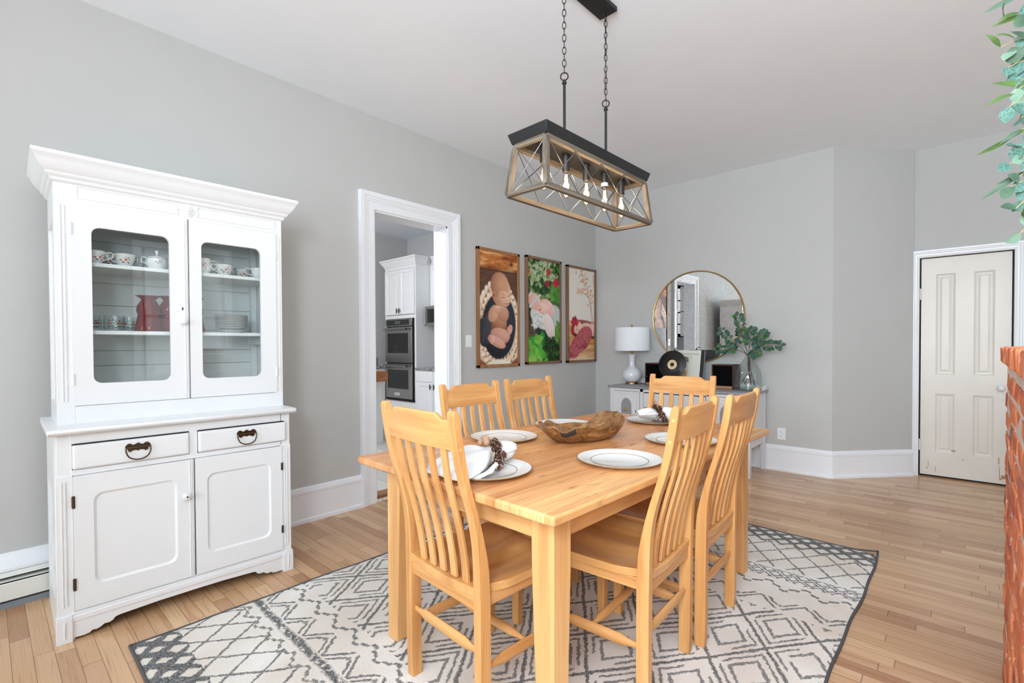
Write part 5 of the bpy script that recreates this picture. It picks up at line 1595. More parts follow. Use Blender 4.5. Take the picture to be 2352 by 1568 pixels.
# stems end points, relative to jug base (x right, y into wall, z up)
stems = [([(.03, -.01, .06), (.01, 0, .2), (-.01, 0, .345), (-.09, -.02, .45), (-.19, -.03, .53), (-.25, -.03, .60)], 'eucalyptus branch arching up to the left in front of the mirror'),
         ([(.06, .0, .05), (.02, 0, .2), (.0, .0, .345), (-.10, -.05, .40), (-.20, -.06, .41), (-.285, -.07, .41)], 'eucalyptus branch hanging low to the left over the speaker'),
         ([(-.06, 0, .07), (.0, .01, .2), (.0, 0, .345), (-.04, -.02, .50), (-.06, -.03, .62), (-.09, -.03, .74)], 'tallest upright eucalyptus branch in the glass jug'),
         ([(-.04, .02, .06), (.01, .01, .2), (.005, 0, .345), (.02, -.02, .46), (.03, -.03, .56), (.03, -.02, .60)], 'short upright eucalyptus branch in the middle of the jug'),
         ([(.05, .02, .08), (.02, .01, .2), (.008, 0, .345), (.07, -.03, .43), (.12, -.04, .51), (.16, -.05, .56)], 'eucalyptus branch leaning up to the right of the jug'),
         ([(.0, -.02, .09), (.01, .0, .2), (.01, 0, .345), (.08, -.03, .41), (.18, -.05, .44), (.30, -.06, .45)], 'long eucalyptus branch reaching far right along the wall'),
         ([(.02, .02, .10), (.0, .0, .2), (.004, 0, .345), (.05, -.06, .40), (.09, -.09, .37), (.10, -.10, .36)], 'drooping eucalyptus branch at the right of the jug neck')]
for pts, lb_ in stems:
    t = thing('eucalyptus_branch', lb_, 'branch', (-1.485, 5.085, SZ), 0, 'eucalyptus branches in the glass jug')
    cp = catmull(pts, 7)
    b = MB(); n_ = len(cp); b.tube(cp, [.0042 - .0026 * i / n_ for i in range(n_)], 6)
    lv = MB(); st0 = int(n_ * .56)
    count = 0
    for i in range(st0, n_ - 1):
        for s in (-1, 1):
            if random.random() < .22: continue
            d = (cp[i + 1] - cp[i]).normalized(); side = d.cross(Vector((0, -1, .2))).normalized() * s
            dirv = side * .8 + d * .5 + rv(.35)
            p = cp[i] + dirv.normalized() * .012
            b.tube([cp[i], p], .0011, 4)
            if count < 60:
                lv = MB(); nn = Vector((0, -1, .3)) + rv(.6)
                L = random.uniform(.036, .056)
                leaf(lv, p, dirv, nn, L, L * random.uniform(.72, .95)); lv.build('leaf', M['leaf_dark'] if random.random() < .7 else M['leaf_mid'], t, smooth=180); count += 1
    lv = MB(); leaf(lv, cp[-1], cp[-1] - cp[-2], Vector((.2, -1, .2)), .045, .034); lv.build('leaf', M['leaf_dark'], t, smooth=180)
    b.build('stem', M['twig'], t, smooth=60)

# ------------------------------------------------------------------ framed portraits (prints painted as mesh colours)
class Paint:
    def __init__(s, nu, nv, seed):
        s.nu, s.nv = nu, nv
        s.U, s.V = np.meshgrid(np.linspace(0, 1, nu), np.linspace(0, 1, nv))   # V = 0 at the top
        s.C = np.zeros((nv, nu, 3)); s.rg = np.random.default_rng(seed); s.asp = 2.05
    def col(s, c): return np.array(lin(*c)[:3])
    def noise(s, fu, fv, o=3):
        out = np.zeros_like(s.U); a = 1.0; tot = 0
        for k in range(o):
            gu, gv = max(2, int(fu * 2 ** k)) + 2, max(2, int(fv * 2 ** k)) + 2
            g = s.rg.random((gv, gu)); x = s.U * (gu - 2); y = s.V * (gv - 2)
            i, j = x.astype(int), y.astype(int); fx, fy = x - i, y - j
            fx = fx * fx * (3 - 2 * fx); fy = fy * fy * (3 - 2 * fy)
            out += a * ((g[j, i] * (1 - fx) + g[j, i + 1] * fx) * (1 - fy) + (g[j + 1, i] * (1 - fx) + g[j + 1, i + 1] * fx) * fy); tot += a; a *= .55
        return out / tot
    def blend(s, m, c):
        m = np.clip(m, 0, 1)[..., None]
        s.C = s.C * (1 - m) + (c if isinstance(c, np.ndarray) and c.ndim == 3 else s.col(c)) * m
    def ell(s, cu, cv, ru, rv_, ang=0, soft=.12):
        du, dv = (s.U - cu), (s.V - cv) * s.asp
        a = R(ang); x = du * math.cos(a) + dv * math.sin(a); y = -du * math.sin(a) + dv * math.cos(a)
        d = np.sqrt((x / ru) ** 2 + (y / (rv_ * s.asp)) ** 2)
        return np.clip((1 - d) / soft + .5, 0, 1), x / ru, y / (rv_ * s.asp), d
    def blob(s, cu, cv, ru, rv_, ang, c0, c1, soft=.12, lx=.5, ly=-.6):
        """soft ellipse shaded from c0 (away from the photographer's lamp) to c1"""
        m, x, y, d = s.ell(cu, cv, ru, rv_, ang, soft)
        t = np.clip(.5 + .5 * (x * lx + y * ly) + .25 * (1 - d), 0, 1)[..., None]
        s.blend(m, s.col(c0) * (1 - t) + s.col(c1) * t)
    def stroke(s, pts, w, c, soft=.4):
        pts = [np.array(p, float) for p in pts]
        best = np.full(s.U.shape, 9.0)
        for p, q in zip(pts, pts[1:]):
            d = q - p; L = (d[0] ** 2 + (d[1] * s.asp) ** 2) + 1e-9
            t = np.clip(((s.U - p[0]) * d[0] + (s.V - p[1]) * d[1] * s.asp ** 2) / L, 0, 1)
            best = np.minimum(best, np.hypot(s.U - p[0] - t * d[0], (s.V - p[1] - t * d[1]) * s.asp))
        s.blend(np.clip((w - best) / (w * soft) + .5, 0, 1), c)
    def leaves(s, n, region, cols, r0, r1):
        for k in range(n):
            u = s.rg.uniform(*region[:2]); v = s.rg.uniform(*region[2:])
            r = s.rg.uniform(r0, r1); c = cols[s.rg.integers(len(cols))]
            m, x, y, d = s.ell(u, v, r, r * .45 / s.asp * 1.2, s.rg.uniform(0, 180), .3)
            t = np.clip(.55 + .35 * x, 0, 1)[..., None]
            s.blend(m * .92, s.col(c) * (.55 + .6 * t))
    def mesh(s, w, h, name, parent, y0):
        bm_v = [(w * (u - .5), y0, h * (.5 - v)) for v in np.linspace(0, 1, s.nv) for u in np.linspace(0, 1, s.nu)]
        fs = [(j * s.nu + i, j * s.nu + i + 1, (j + 1) * s.nu + i + 1, (j + 1) * s.nu + i) for j in range(s.nv - 1) for i in range(s.nu - 1)]
        me = bpy.data.meshes.new(name); me.from_pydata(bm_v, [], fs)
        at = me.color_attributes.new('print', 'FLOAT_COLOR', 'POINT')
        cc = np.ones((s.nu * s.nv, 4)); cc[:, :3] = np.clip(s.C, 0, 1).reshape(-1, 3)
        at.data.foreach_set('color', cc.ravel())
        me.materials.append(M['print'])
        me.flip_normals()
        o = bpy.data.objects.new(name, me); COL.objects.link(o); o.parent = parent; return o
m_, nt_, b_ = new_mat('printed canvas', .45, .25)
at_ = nt_.nodes.new('ShaderNodeAttribute'); at_.attribute_name = 'print'; nt_.links.new(at_.outputs['Color'], b_.inputs['Base Color'])
M['print'] = m_
M['frame1'] = wood('picture frame light brown', [(.3, lin(136, 92, 58)), (.7, lin(178, 130, 88))], 'z', .4, 14, 1)
M['frame2'] = wood('picture frame cocoa', [(.3, lin(124, 92, 68)), (.7, lin(142, 108, 80))], 'z', .45, 14, 1)

def newborn():
    P = Paint(130, 265, 5)
    n1 = P.noise(3, 26, 4); n2 = P.noise(4, 60, 3)
    P.C[:] = P.col((104, 72, 56))
    P.blend((n2 > .5) * .5 * np.ones_like(P.U), (78, 52, 42))
    top = np.clip((.158 - P.V) / .004, 0, 1)
    P.blend(top, (190, 112, 56)); P.blend(top * np.clip((n1 - .45) * 4, 0, 1), (240, 186, 118)); P.blend(top * np.clip((.42 - n1) * 5, 0, 1), (118, 60, 30))
    P.blend(top * np.clip((P.V - .10) / .05, 0, 1) * .6, (84, 46, 26))
    k = P.ell(.83, .085, .06, .022)[0]; P.blend(k, (150, 84, 40)); P.blend(P.ell(.83, .085, .025, .01)[0], (90, 48, 26))
    P.blend(np.exp(-((P.V - .160) / .004) ** 2), (40, 24, 18)); P.blend(np.exp(-((P.V - .205) / .003) ** 2) * .7, (60, 40, 32)); P.blend(np.exp(-((P.V - .33) / .004) ** 2) * .7, (56, 38, 30))
    P.blob(.5, .80, .66, .215, 0, (206, 176, 138), (250, 238, 216), .08)
    P.blob(.48, .64, .60, .36, 0, (196, 160, 124), (248, 236, 214), .10)
    for ring, (ru, rv_) in enumerate(((.55, .335), (.47, .285), (.50, .39))):
        for q in range(34):
            a = 2 * PI * q / 34 + ring * .1; cu, cv = .48 + ru * math.cos(a), .645 + rv_ * math.sin(a)
            P.blob(cu + .03, cv + .012, .045, .018, math.degrees(a), (120, 78, 50), (150, 100, 70), .5)
            P.blob(cu, cv, .062, .022, math.degrees(a) + 40, (214, 182, 148), (252, 240, 220), .35)
    P.blob(.51, .655, .44, .30, 4, (20, 22, 30), (52, 54, 66), .05); P.blob(.12, .69, .28, .10, -28, (22, 24, 32), (58, 60, 70), .08)
    P.blob(.17, .75, .2, .07, -60, (30, 32, 40), (64, 64, 72), .15)
    for q in range(5): P.stroke([(.18 + .02 * q, .55 + .02 * q), (.12 + .05 * q, .70 + .03 * q), (.10 + .10 * q, .80 + .01 * q)], .008, (70, 72, 84), 1)
    P.blob(.50, .66, .205, .155, 0, (110, 66, 44), (176, 120, 86), .14)
    P.blob(.50, .60, .20, .07, 10, (150, 96, 70), (206, 150, 116), .2)
    P.blob(.36, .545, .12, .085, 35, (182, 126, 100), (226, 176, 148), .15); P.blob(.62, .545, .14, .07, -20, (170, 116, 90), (216, 164, 136), .18)
    P.blob(.48, .50, .11, .038, -25, (196, 142, 116), (238, 192, 166), .18)
    for q in range(4): P.stroke([(.46 + .035 * q, .488 - .006 * q), (.52 + .03 * q, .503 - .004 * q)], .012, (240, 198, 174), 1); P.stroke([(.475 + .035 * q, .496 - .006 * q), (.535 + .03 * q, .510 - .004 * q)], .004, (150, 96, 74), 1)
    P.blob(.565, .345, .245, .135, 12, (168, 108, 78), (236, 188, 154), .08, .7, -.2)
    P.blob(.52, .285, .235, .115, 0, (132, 84, 60), (224, 170, 134), .12, .7, -.1)
    P.blob(.63, .405, .17, .07, 25, (190, 134, 106), (240, 198, 168), .2)
    P.blob(.375, .378, .05, .032, 10, (176, 110, 84), (214, 150, 122), .2); P.blob(.38, .378, .025, .018, 10, (140, 84, 62), (170, 108, 82), .4)
    P.stroke([(.57, .392), (.62, .398), (.655, .392)], .006, (120, 74, 56), 1); P.stroke([(.72, .380), (.755, .378), (.78, .370)], .006, (130, 82, 62), 1)
    P.blob(.715, .405, .035, .018, 15, (200, 144, 116), (248, 210, 184), .4); P.stroke([(.665, .448), (.71, .452), (.75, .444)], .009, (190, 96, 84), 1)
    P.stroke([(.56, .37), (.62, .366), (.66, .372)], .006, (176, 122, 96), 1)
    P.blob(.53, .735, .25, .062, 8, (176, 116, 98), (232, 178, 158), .12); P.blob(.78, .69, .07, .055, 28, (196, 132, 114), (238, 188, 170), .15); P.blob(.68, .765, .12, .04, -35, (186, 124, 106), (230, 178, 158), .2)
    P.blob(.44, .80, .24, .045, 20, (182, 122, 104), (232, 182, 162), .14); P.blob(.32, .775, .08, .04, 35, (200, 136, 118), (238, 190, 172), .15)
    for q in range(4): P.blob(.26 + .012 * q, .742 + .013 * q, .020, .009, 20, (190, 110, 96), (236, 176, 160), .5); P.blob(.80 + .014 * q, .652 + .010 * q, .020, .009, 30, (190, 116, 100), (236, 180, 162), .5)
    P.blob(.5, 1.06, .42, .10, 0, (216, 196, 164), (250, 244, 228), .2)
    P.blend(np.clip(((np.abs(P.U - .5) * 2 - .62) - (1 - P.V) * 7.0) * 14, 0, 1), (150, 88, 48))
    return P
def garden():
    P = Paint(120, 240, 9)
    P.C[:] = P.col((28, 48, 24))
    P.leaves(260, (0, 1, 0, .46), [(44, 92, 34), (76, 128, 56), (132, 160, 96), (176, 192, 150), (30, 66, 26)], .03, .10)
    P.leaves(60, (.2, .8, .0, .2), [(196, 206, 176), (150, 176, 120)], .03, .07)
    P.leaves(14, (.75, 1, .22, .42), [(70, 140, 50), (100, 166, 60)], .08, .14)
    for u, v, r, c in ((.64, .105, .07, (206, 70, 52)), (.60, .225, .07, (176, 34, 60)), (.88, .205, .09, (212, 40, 74)), (.02, .13, .05, (206, 90, 50))):
        for q in range(6):
            a = 2 * PI * q / 6; P.blob(u + r * .55 * math.cos(a), v + r * .28 * math.sin(a), r * .5, r * .26, q * 60, tuple(int(x * .7) for x in c), c, .4)
    P.blend(P.ell(.6, .45, .5, .06)[0] * .6, (20, 32, 18))
    P.blend(np.clip(1 - np.abs(P.V - .70) / .11, 0, 1) ** .4 * (P.noise(3, 50, 3) > .25), (92, 78, 66)); P.blend((P.noise(3, 70, 3) > .56) * np.clip(1 - np.abs(P.V - .70) / .10, 0, 1), (58, 46, 38))
    P.blob(.55, .70, .32, .075, 10, (24, 44, 34), (52, 72, 58), .15)
    P.blob(.80, .56, .26, .13, 25, (150, 168, 166), (206, 214, 210), .12); P.blob(.40, .575, .34, .095, 25, (196, 202, 196), (240, 242, 240), .10)
    P.leaves(40, (.12, .55, .53, .66), [(236, 238, 236), (210, 216, 212)], .03, .06)
    P.blob(.60, .46, .24, .072, 25, (222, 168, 150), (250, 214, 202), .12); P.blob(.46, .475, .16, .06, 0, (226, 170, 152), (252, 218, 206), .15); P.blob(.72, .505, .06, .06, 15, (220, 164, 146), (246, 206, 192), .2)
    P.blob(.21, .415, .20, .078, 30, (214, 160, 142), (246, 204, 190), .10); P.blob(.33, .455, .13, .05, 35, (226, 164, 146), (250, 206, 192), .2)
    P.stroke([(.08, .465), (.17, .42), (.30, .372)], .035, (206, 206, 210), .5); P.stroke([(.04, .36), (.10, .33)], .02, (226, 214, 206), 1); P.stroke([(.30, .365), (.38, .345)], .02, (226, 214, 206), 1)
    P.stroke([(.30, .445), (.345, .455)], .006, (130, 84, 74), 1); P.stroke([(.34, .49), (.40, .487)], .010, (204, 92, 92), 1); P.blob(.375, .468, .03, .014, 0, (214, 150, 134), (248, 200, 186), .4)
    P.blob(.66, .65, .15, .135, -25, (226, 206, 200), (246, 234, 230), .08); P.blob(.78, .735, .07, .06, -30, (214, 190, 184), (238, 222, 216), .2)
    P.leaves(20, (.0, .45, .76, .95), [(60, 160, 50), (92, 190, 70), (130, 206, 80)], .10, .17)
    P.leaves(120, (.45, 1, .76, 1), [(30, 70, 26), (20, 48, 20), (56, 104, 40)], .02, .06); P.leaves(14, (.0, .6, .92, 1.02), [(96, 190, 70), (150, 214, 90)], .09, .15)
    P.leaves(8, (.88, 1.0, .6, .78), [(96, 160, 60)], .07, .11)
    return P
def blossom():
    P = Paint(120, 240, 4)
    P.C[:] = P.col((236, 230, 220)); P.blend(P.noise(3, 4, 2) * .25, (222, 214, 204))
    for pts in ([(.44, -.01), (.60, .10), (.72, .20), (.78, .30), (.86, .42), (.93, .56)], [(.60, .10), (.50, .14)], [(.72, .2), (.85, .16)], [(.78, .3), (.55, .25), (.40, .235)], [(.80, .34), (.86, .36), (.92, .57)], [(.95, .04), (.97, .16)]):
        P.stroke(pts, .009, (176, 140, 116), .8)
    for k in range(70):
        t = P.rg.random(); u = .44 + .45 * t + P.rg.normal(0, .09); v = .02 + .30 * t + P.rg.normal(0, .035)
        P.blob(u, v, .020, .009, P.rg.uniform(0, 180), (196, 128, 84), (226, 172, 132), .6)
    for k in range(16): P.blob(P.rg.uniform(.30, .62), P.rg.uniform(.21, .27), .022, .010, 0, (206, 140, 96), (232, 184, 146), .6)
    fl = np.clip((P.V - .565) / .012, 0, 1); P.blend(fl, (206, 150, 96)); P.blend(fl * np.clip((P.noise(2, 30, 3) - .45) * 4, 0, 1), (236, 192, 140)); P.blend(fl * np.clip((P.V - .9) * 9, 0, 1) * .5, (246, 222, 184))
    P.blob(.60, .70, .50, .09, 6, (60, 40, 30), (106, 70, 48), .15); P.blob(.9, .80, .2, .035, 0, (190, 110, 40), (226, 160, 80), .2)
    P.blob(.70, .595, .42, .035, 6, (120, 60, 56), (176, 100, 92), .2)
    P.blob(.74, .645, .26, .055, 8, (222, 164, 142), (250, 212, 196), .12); P.blob(.92, .66, .14, .075, 0, (224, 168, 148), (250, 214, 200), .15)
    P.blob(.35, .645, .21, .072, 12, (220, 160, 138), (250, 210, 192), .10); P.blob(.52, .675, .09, .055, -40, (226, 170, 150), (250, 212, 196), .2)
    P.stroke([(.16, .70), (.16, .645), (.20, .605)], .05, (170, 30, 52), .5); P.leaves(18, (.16, .36, .545, .60), [(196, 40, 66), (160, 24, 48), (214, 70, 90)], .05, .08)
    P.stroke([(.30, .66), (.36, .664)], .006, (120, 70, 60), 1); P.stroke([(.38, .685), (.43, .682)], .009, (204, 90, 86), 1); P.blob(.41, .662, .03, .014, 0, (214, 150, 132), (248, 204, 188), .4)
    for cx, cy, rx, ry in ((.62, .73, .30, .10), (.40, .82, .30, .10), (.20, .90, .26, .08), (.55, .80, .26, .09)):
        P.blob(cx, cy, rx, ry, -20, (140, 40, 54), (200, 96, 104), .12)
    for k in range(240):
        u, v = P.rg.uniform(.0, .85), P.rg.uniform(.68, .98)
        if (u - (.95 - 1.15 * (v - .64) / .36 * .9)) < .28 and abs(u - (.70 - 1.7 * (v - .72))) < .34: P.blob(u, v, .035, .010, P.rg.uniform(-60, 60), (132, 30, 48), (222, 130, 134), .6)
    P.blend(np.clip((P.V - .965) * 60, 0, 1) * .3, (250, 236, 214))
    return P
for (y0, y1, z0, z1, fn, fm, lab, fw, face) in (
    (3.225, 3.838, 1.036, 2.213, newborn, M['frame1'], 'framed portrait of a newborn in a dark wrap, nearest the kitchen opening', .030, .030),
    (3.945, 4.570, 1.048, 2.226, garden, M['frame2'], 'framed portrait of a baby among green leaves, middle of the three', .028, .036),
    (4.690, 5.306, 1.045, 2.212, blossom, M['frame2'], 'framed portrait of a baby with blossom twigs, nearest the corner', .028, .036)):
    t = thing('framed_portrait', lab, 'picture', (XL, (y0 + y1) / 2, (z0 + z1) / 2), R(90), 'framed baby portraits on the left wall')
    w, h = y1 - y0, z1 - z0
    b = MB()
    for (a0, a1, c0, c1) in ((-w / 2, w / 2, -h / 2, -h / 2 + fw), (-w / 2, w / 2, h / 2 - fw, h / 2)): b.prism([(a0, c0), (a1, c0), (a1, c1), (a0, c1)], -face, -.002)
    for (a0, a1) in ((-w / 2, -w / 2 + fw), (w / 2 - fw, w / 2)): b.box(a0, a1, -face, -.002, -h / 2, h / 2)
    b.build('frame', fm, t, bevel=.003)
    P = fn(); P.mesh(w - 2 * fw + .004, h - 2 * fw + .004, 'print', t, -face + .012)
    b = MB(); b.box(-w / 2 + fw * .5, w / 2 - fw * .5, -face + .014, -.004, -h / 2 + fw * .5, h / 2 - fw * .5); b.build('backing', M['black'], t)

# ------------------------------------------------------------------ brick half wall at the right
def brick_mat():
    m, nt, b = new_mat('old orange brick', .9, .15)
    ge = nt.nodes.new('ShaderNodeNewGeometry')
    col = ramp(nt, ge.outputs['Random Per Island'], [(0, lin(200, 112, 82)), (.3, lin(222, 136, 96)), (.6, lin(230, 148, 104)), (.85, lin(212, 120, 92)), (1, lin(158, 106, 98))])
    n1 = X(nt, noise(nt, coords(nt, 'Object'), 22, 4, .65, .6))
    n2 = X(nt, noise(nt, coords(nt, 'Object'), 70, 4, .6))
    col = mixc(nt, n2.smooth(.5, .85) * .25, col, lin(160, 92, 76))
    col = mixc(nt, n1.smooth(.60, .68) * .7, col, lin(232, 220, 214))
    nt.links.new(col, b.inputs['Base Color']); bump(nt, b, n1 + n2, .45, .004); return m
M['brick'] = brick_mat()
M['mortar'] = paint('pale rough mortar', lin(230, 220, 214), .95, .18, 90, .5, .1)
bk = thing('brick_wall', 'low orange brick wall with whitewashed joints at the right edge of the view', 'brick wall', (.160, 2.745, 0), R(180 - 1.7))
# local +y runs toward the viewer, -x is away from the face; face at x = 0 looks to +x local
random.seed(21)
BL, ZT = 1.45, 1.238
b = MB(); b.box(-.58, -.003, .004, BL, 0, ZT - .07); b.build('mortar_core', M['mortar'], bk)
b = MB()
def brick(x0, x1, y0, y1, z0, z1, j=.004):
    base = [Vector((x, y, z)) for z in (z0, z1) for y in (y0, y1) for x in (x0, x1)]
    vs = [v + Vector((random.uniform(-j, j), random.uniform(-j, j), random.uniform(-j * .7, j * .7))) for v in base]
    b.verts_faces(vs, [(0, 2, 3, 1), (4, 5, 7, 6), (0, 1, 5, 4), (2, 6, 7, 3), (0, 4, 6, 2), (1, 3, 7, 5)])
z = .004; k = 0
CH_ = .0768
while z + CH_ < ZT - .055:
    y = -.005 - (0.1 if k % 2 else 0)
    while y < BL:
        y1 = min(BL, y + .20)
        if y1 - max(y, 0) > .03: brick(-.10, random.uniform(-.003, .005), max(y, random.uniform(-.004, .003)), y1 - .016, z, z + CH_ - .020)
        y += .208
    x = -.11
    while x > -.58:
        brick(max(-.58, x - .20), x - .012, random.uniform(-.004, .004), .10, z, z + CH_ - .020); x -= .208
    z += CH_; k += 1
b.build('brick_courses', M['brick'], bk, bevel=.005, seg=2)
b = MB()
y = -.022
while y < BL:
    brick(-.22, .018, y, y + .052, ZT - .058, ZT, .003); y += .067
b.build('rowlock_cap', M['brick'], bk, bevel=.006, seg=2)
b = MB(); b.box(-.21, .013, -.012, BL, ZT - .056, ZT - .004); b.build('cap_mortar', M['mortar'], bk)

# ------------------------------------------------------------------ hanging eucalyptus garland
M['gar_teal'] = leaf_mat('dusty teal leaf', lin(70, 112, 102), lin(98, 140, 128), lin(140, 172, 160), .6, 70)
M['gar_pale'] = leaf_mat('pale sage leaf', lin(116, 152, 130), lin(152, 182, 160), None, .6)
M['gar_green'] = leaf_mat('willow leaf green', lin(74, 108, 54), lin(118, 150, 84), None, .55)
M['gar_dark'] = leaf_mat('grey green leaf', lin(70, 100, 80), lin(102, 130, 108), None, .6)
M['gar_stem'] = paint('tan garland stem', lin(206, 180, 130), .6, .1)
gx, gy = .200, 2.44
ga = thing('eucalyptus_garland', 'faux eucalyptus garland hanging from the ceiling above the brick wall', 'garland', (gx, gy, ZC))
random.seed(5)
b = MB()
sp_ = catmull([(0.03, 0, 0), (.025, 0, -.3), (.01, 0, -.6), (.015, 0, -.9), (0, 0, -1.2), (.01, 0, -1.44)], 8)
b.tube(sp_, .0035, 6); b.lathe([(0, -.012), (.016, -.010), (.018, 0), (0, 0)], 16, (.03, 0, 0))
side_dir = Vector((-.74, -.67, 0))   # toward the middle of the room
toward = Vector((.2, -.95, 0)).normalized()
def spray(z, dirv, L, kind, n):
    d = Vector(dirv).normalized(); p0 = Vector((.01, 0, z))
    pts = [p0, p0 + d * L * .5 + Vector((0, 0, .01)), p0 + d * L + Vector((0, 0, -.015))]
    cp = catmull(pts, 5); b.tube(cp, .0017, 5)
    for i in range(n):
        t = (i + 1) / n; p = cp[min(len(cp) - 1, int(t * (len(cp) - 1)))]
        s = -1 if i % 2 else 1
        dv = d * .6 + Vector((0, 0, 1)) * s * .7 + rv(.45)
        nn = Vector((-.08, -1, .1)) + rv(.55)
        lb = MB()
        if kind == 'round': Ls = random.uniform(.040, .056); leaf(lb, p, dv, nn, Ls, Ls * .86, True, .08); mt = random.choice((M['gar_teal'], M['gar_teal'], M['gar_pale'], M['gar_dark']))
        else: Ls = random.uniform(.075, .11); leaf(lb, p, d * .8 + rv(.45), nn, Ls, .018, False, .12); mt = random.choice((M['gar_green'], M['gar_green'], M['gar_dark']))
        lb.build('leaf', mt, ga, smooth=180)
for zz_, ll, kd, n in ((-.63, .05, 'long', 2), (-.72, .11, 'long', 3), (-.76, .07, 'round', 3), (-.80, .15, 'long', 3), (-.83, .09, 'round', 4), (-.88, .10, 'round', 4), (-.92, .075, 'round', 3), (-.95, .08, 'long', 2), (-1.0, .09, 'round', 4), (-1.06, .07, 'round', 4), (-1.10, .08, 'long', 3), (-1.16, .06, 'round', 3), (-1.21, .09, 'round', 4), (-1.25, .06, 'long', 2), (-1.29, .10, 'round', 4), (-1.34, .06, 'round', 3), (-1.38, .05, 'long', 2), (-1.44, .05, 'round', 2)):
    spray(zz_, side_dir + rv(.25), ll, kd, n)
    if random.random() < .6: spray(zz_ + .02, -side_dir + rv(.5), .07, 'round', 2)
    if random.random() < .5: spray(zz_ - .015, toward + rv(.5), .06, 'round', 2)
b.build('stem', M['gar_stem'], ga, smooth=60)

# ------------------------------------------------------------------ kitchen seen through the opening
KX, KY, KZ, KF = -7.35, 5.25, 3.19, .012
KR = XL - TW
b = MB(); b.prism([(KX, .3), (KR, .3), (KR, KY), (KX, KY)], -.12, KF, 'z'); struct(b.build('floor_kitchen', M['tile']), 'pale grey plank tile floor of the kitchen', 'floor')
b = MB(); b.prism([(KX, .3), (KR, .3), (KR, KY), (KX, KY)], KZ, KZ + .1, 'z'); struct(b.build('ceiling_kitchen', M['ceiling']), 'white kitchen ceiling seen through the opening', 'ceiling')
b = MB(); b.box(KX - .1, KX, .3, KY, -.1, KZ + .1); struct(b.build('wall_kitchen_left', M['wall_kitchen']), 'grey kitchen wall at the far left beyond the opening', 'wall')
b = MB(); b.box(KX - .1, KR, KY, KY + .1, -.1, KZ + .1); struct(b.build('wall_kitchen_back', M['wall_kitchen']), 'grey kitchen wall behind the cabinets', 'wall')
b = MB(); b.box(KX - .1, KR, .2, .3, -.1, KZ + .1); struct(b.build('wall_kitchen_near', M['wall_kitchen']), 'kitchen wall on the near side of the opening', 'wall')
OYF = 4.60
ox0, ox1 = -7.075, -6.225
M['handle'] = paint('black bar handle', lin(24, 24, 24), .4, .1)
tw = thing('oven_cabinet', 'tall white cabinet tower that holds the double oven in the kitchen', 'cabinet', (ox0, OYF, 0))
W_ = ox1 - ox0; D_ = KY - OYF - .002
b = MB(); b.box(0, .04, 0, D_, .1, 2.56); b.box(W_ - .04, W_, 0, D_, .1, 2.56); b.box(.04, W_ - .04, .02, D_ - .001, 1.73, 2.559); b.box(.04, W_ - .04, 0, .02, 2.50, 2.559); b.box(.04, W_ - .04, 0, D_ - .001, .101, .36); b.box(.04, W_ - .04, 0, .02, 1.70, 1.755); b.box(.001, W_ - .001, .06, D_ - .001, .012, .1)
b.build('carcass', M['cab_white'], tw)
b = MB(); pr_ = [(0, 2.54), (.012, 2.55), (.016, 2.575), (.05, 2.62), (.055, 2.64), (.07, 2.65), (.07, 2.672), (0, 2.672)]
b.sweep([(W_, .20, 0), (W_, 0, 0), (0, 0, 0), (0, D_, 0)], pr_); b.box(.002, W_ - .002, .002, D_, 2.562, 2.668); b.build('crown', M['cab_white'], tw, smooth=30)
def cabdoor(parent, x0, x1, z0, z1, y=-.0, name='door'):
    b = MB(); b.holed(rect(x0, x1, z0, z1), rect(x0 + .055, x1 - .055, z0 + .055, z1 - .055), y - .02, y, .012, .008)
    xc = (x0 + x1) / 2
    b.rings([[Vector((a, d, c)) for a, c in rect(x0 + .06 + i, x1 - .06 - i, z0 + .06 + i, z1 - .06 - i)] for i, d in ((.012, y - .011), (.035, y - .017))], cap0=False)
    return b.build(name, M['cab_white'], parent)
def barpull(parent, x, y, z):
    b = MB(); b.box(x - .006, x + .006, y - .035, y - .023, z - .04, z + .04); b.box(x - .005, x + .005, y - .025, y, z - .006, z + .006); b.build('handle', M['handle'], parent)
d1 = cabdoor(tw, .02, W_ / 2 - .002, 1.765, 2.49); barpull(d1, W_ / 2 - .035, -.02, 1.825)
d2 = cabdoor(tw, W_ / 2 + .002, W_ - .02, 1.765, 2.49); barpull(d2, W_ / 2 + .035, -.02, 1.825)
ov = thing('double_oven', 'stainless steel double wall oven built into the white kitchen tower', 'oven', (ox0 + .045, OYF, 0))
wo = W_ - .09
b = MB(); b.box(0, wo, -.004, .5, .362, 1.698); b.build('body', M['black'], ov)
b = MB(); b.box(.0, wo - .03, -.03, -.004, 1.575, 1.690); p_ = b.build('control_panel', M['steel'], ov, bevel=.003)
b = MB(); b.box(.045, wo - .10, -.033, -.029, 1.592, 1.676); g_ = b.build('display', M['oven_glass'], p_)
M['screen_grey'] = paint('grey lcd', lin(84, 90, 92), .2, .02)
b = MB(); b.box(.27, .43, -.0345, -.0325, 1.612, 1.660); b.build('screen', M['screen_grey'], p_)
b = MB()
for i in range(3):
    for j in range(2):
        for x in (.09, .50): b.box(x + i * .05, x + i * .05 + .022, -.0345, -.0325, 1.615 + j * .03, 1.622 + j * .03)
b.build('key_marks', M['screen_grey'], p_)
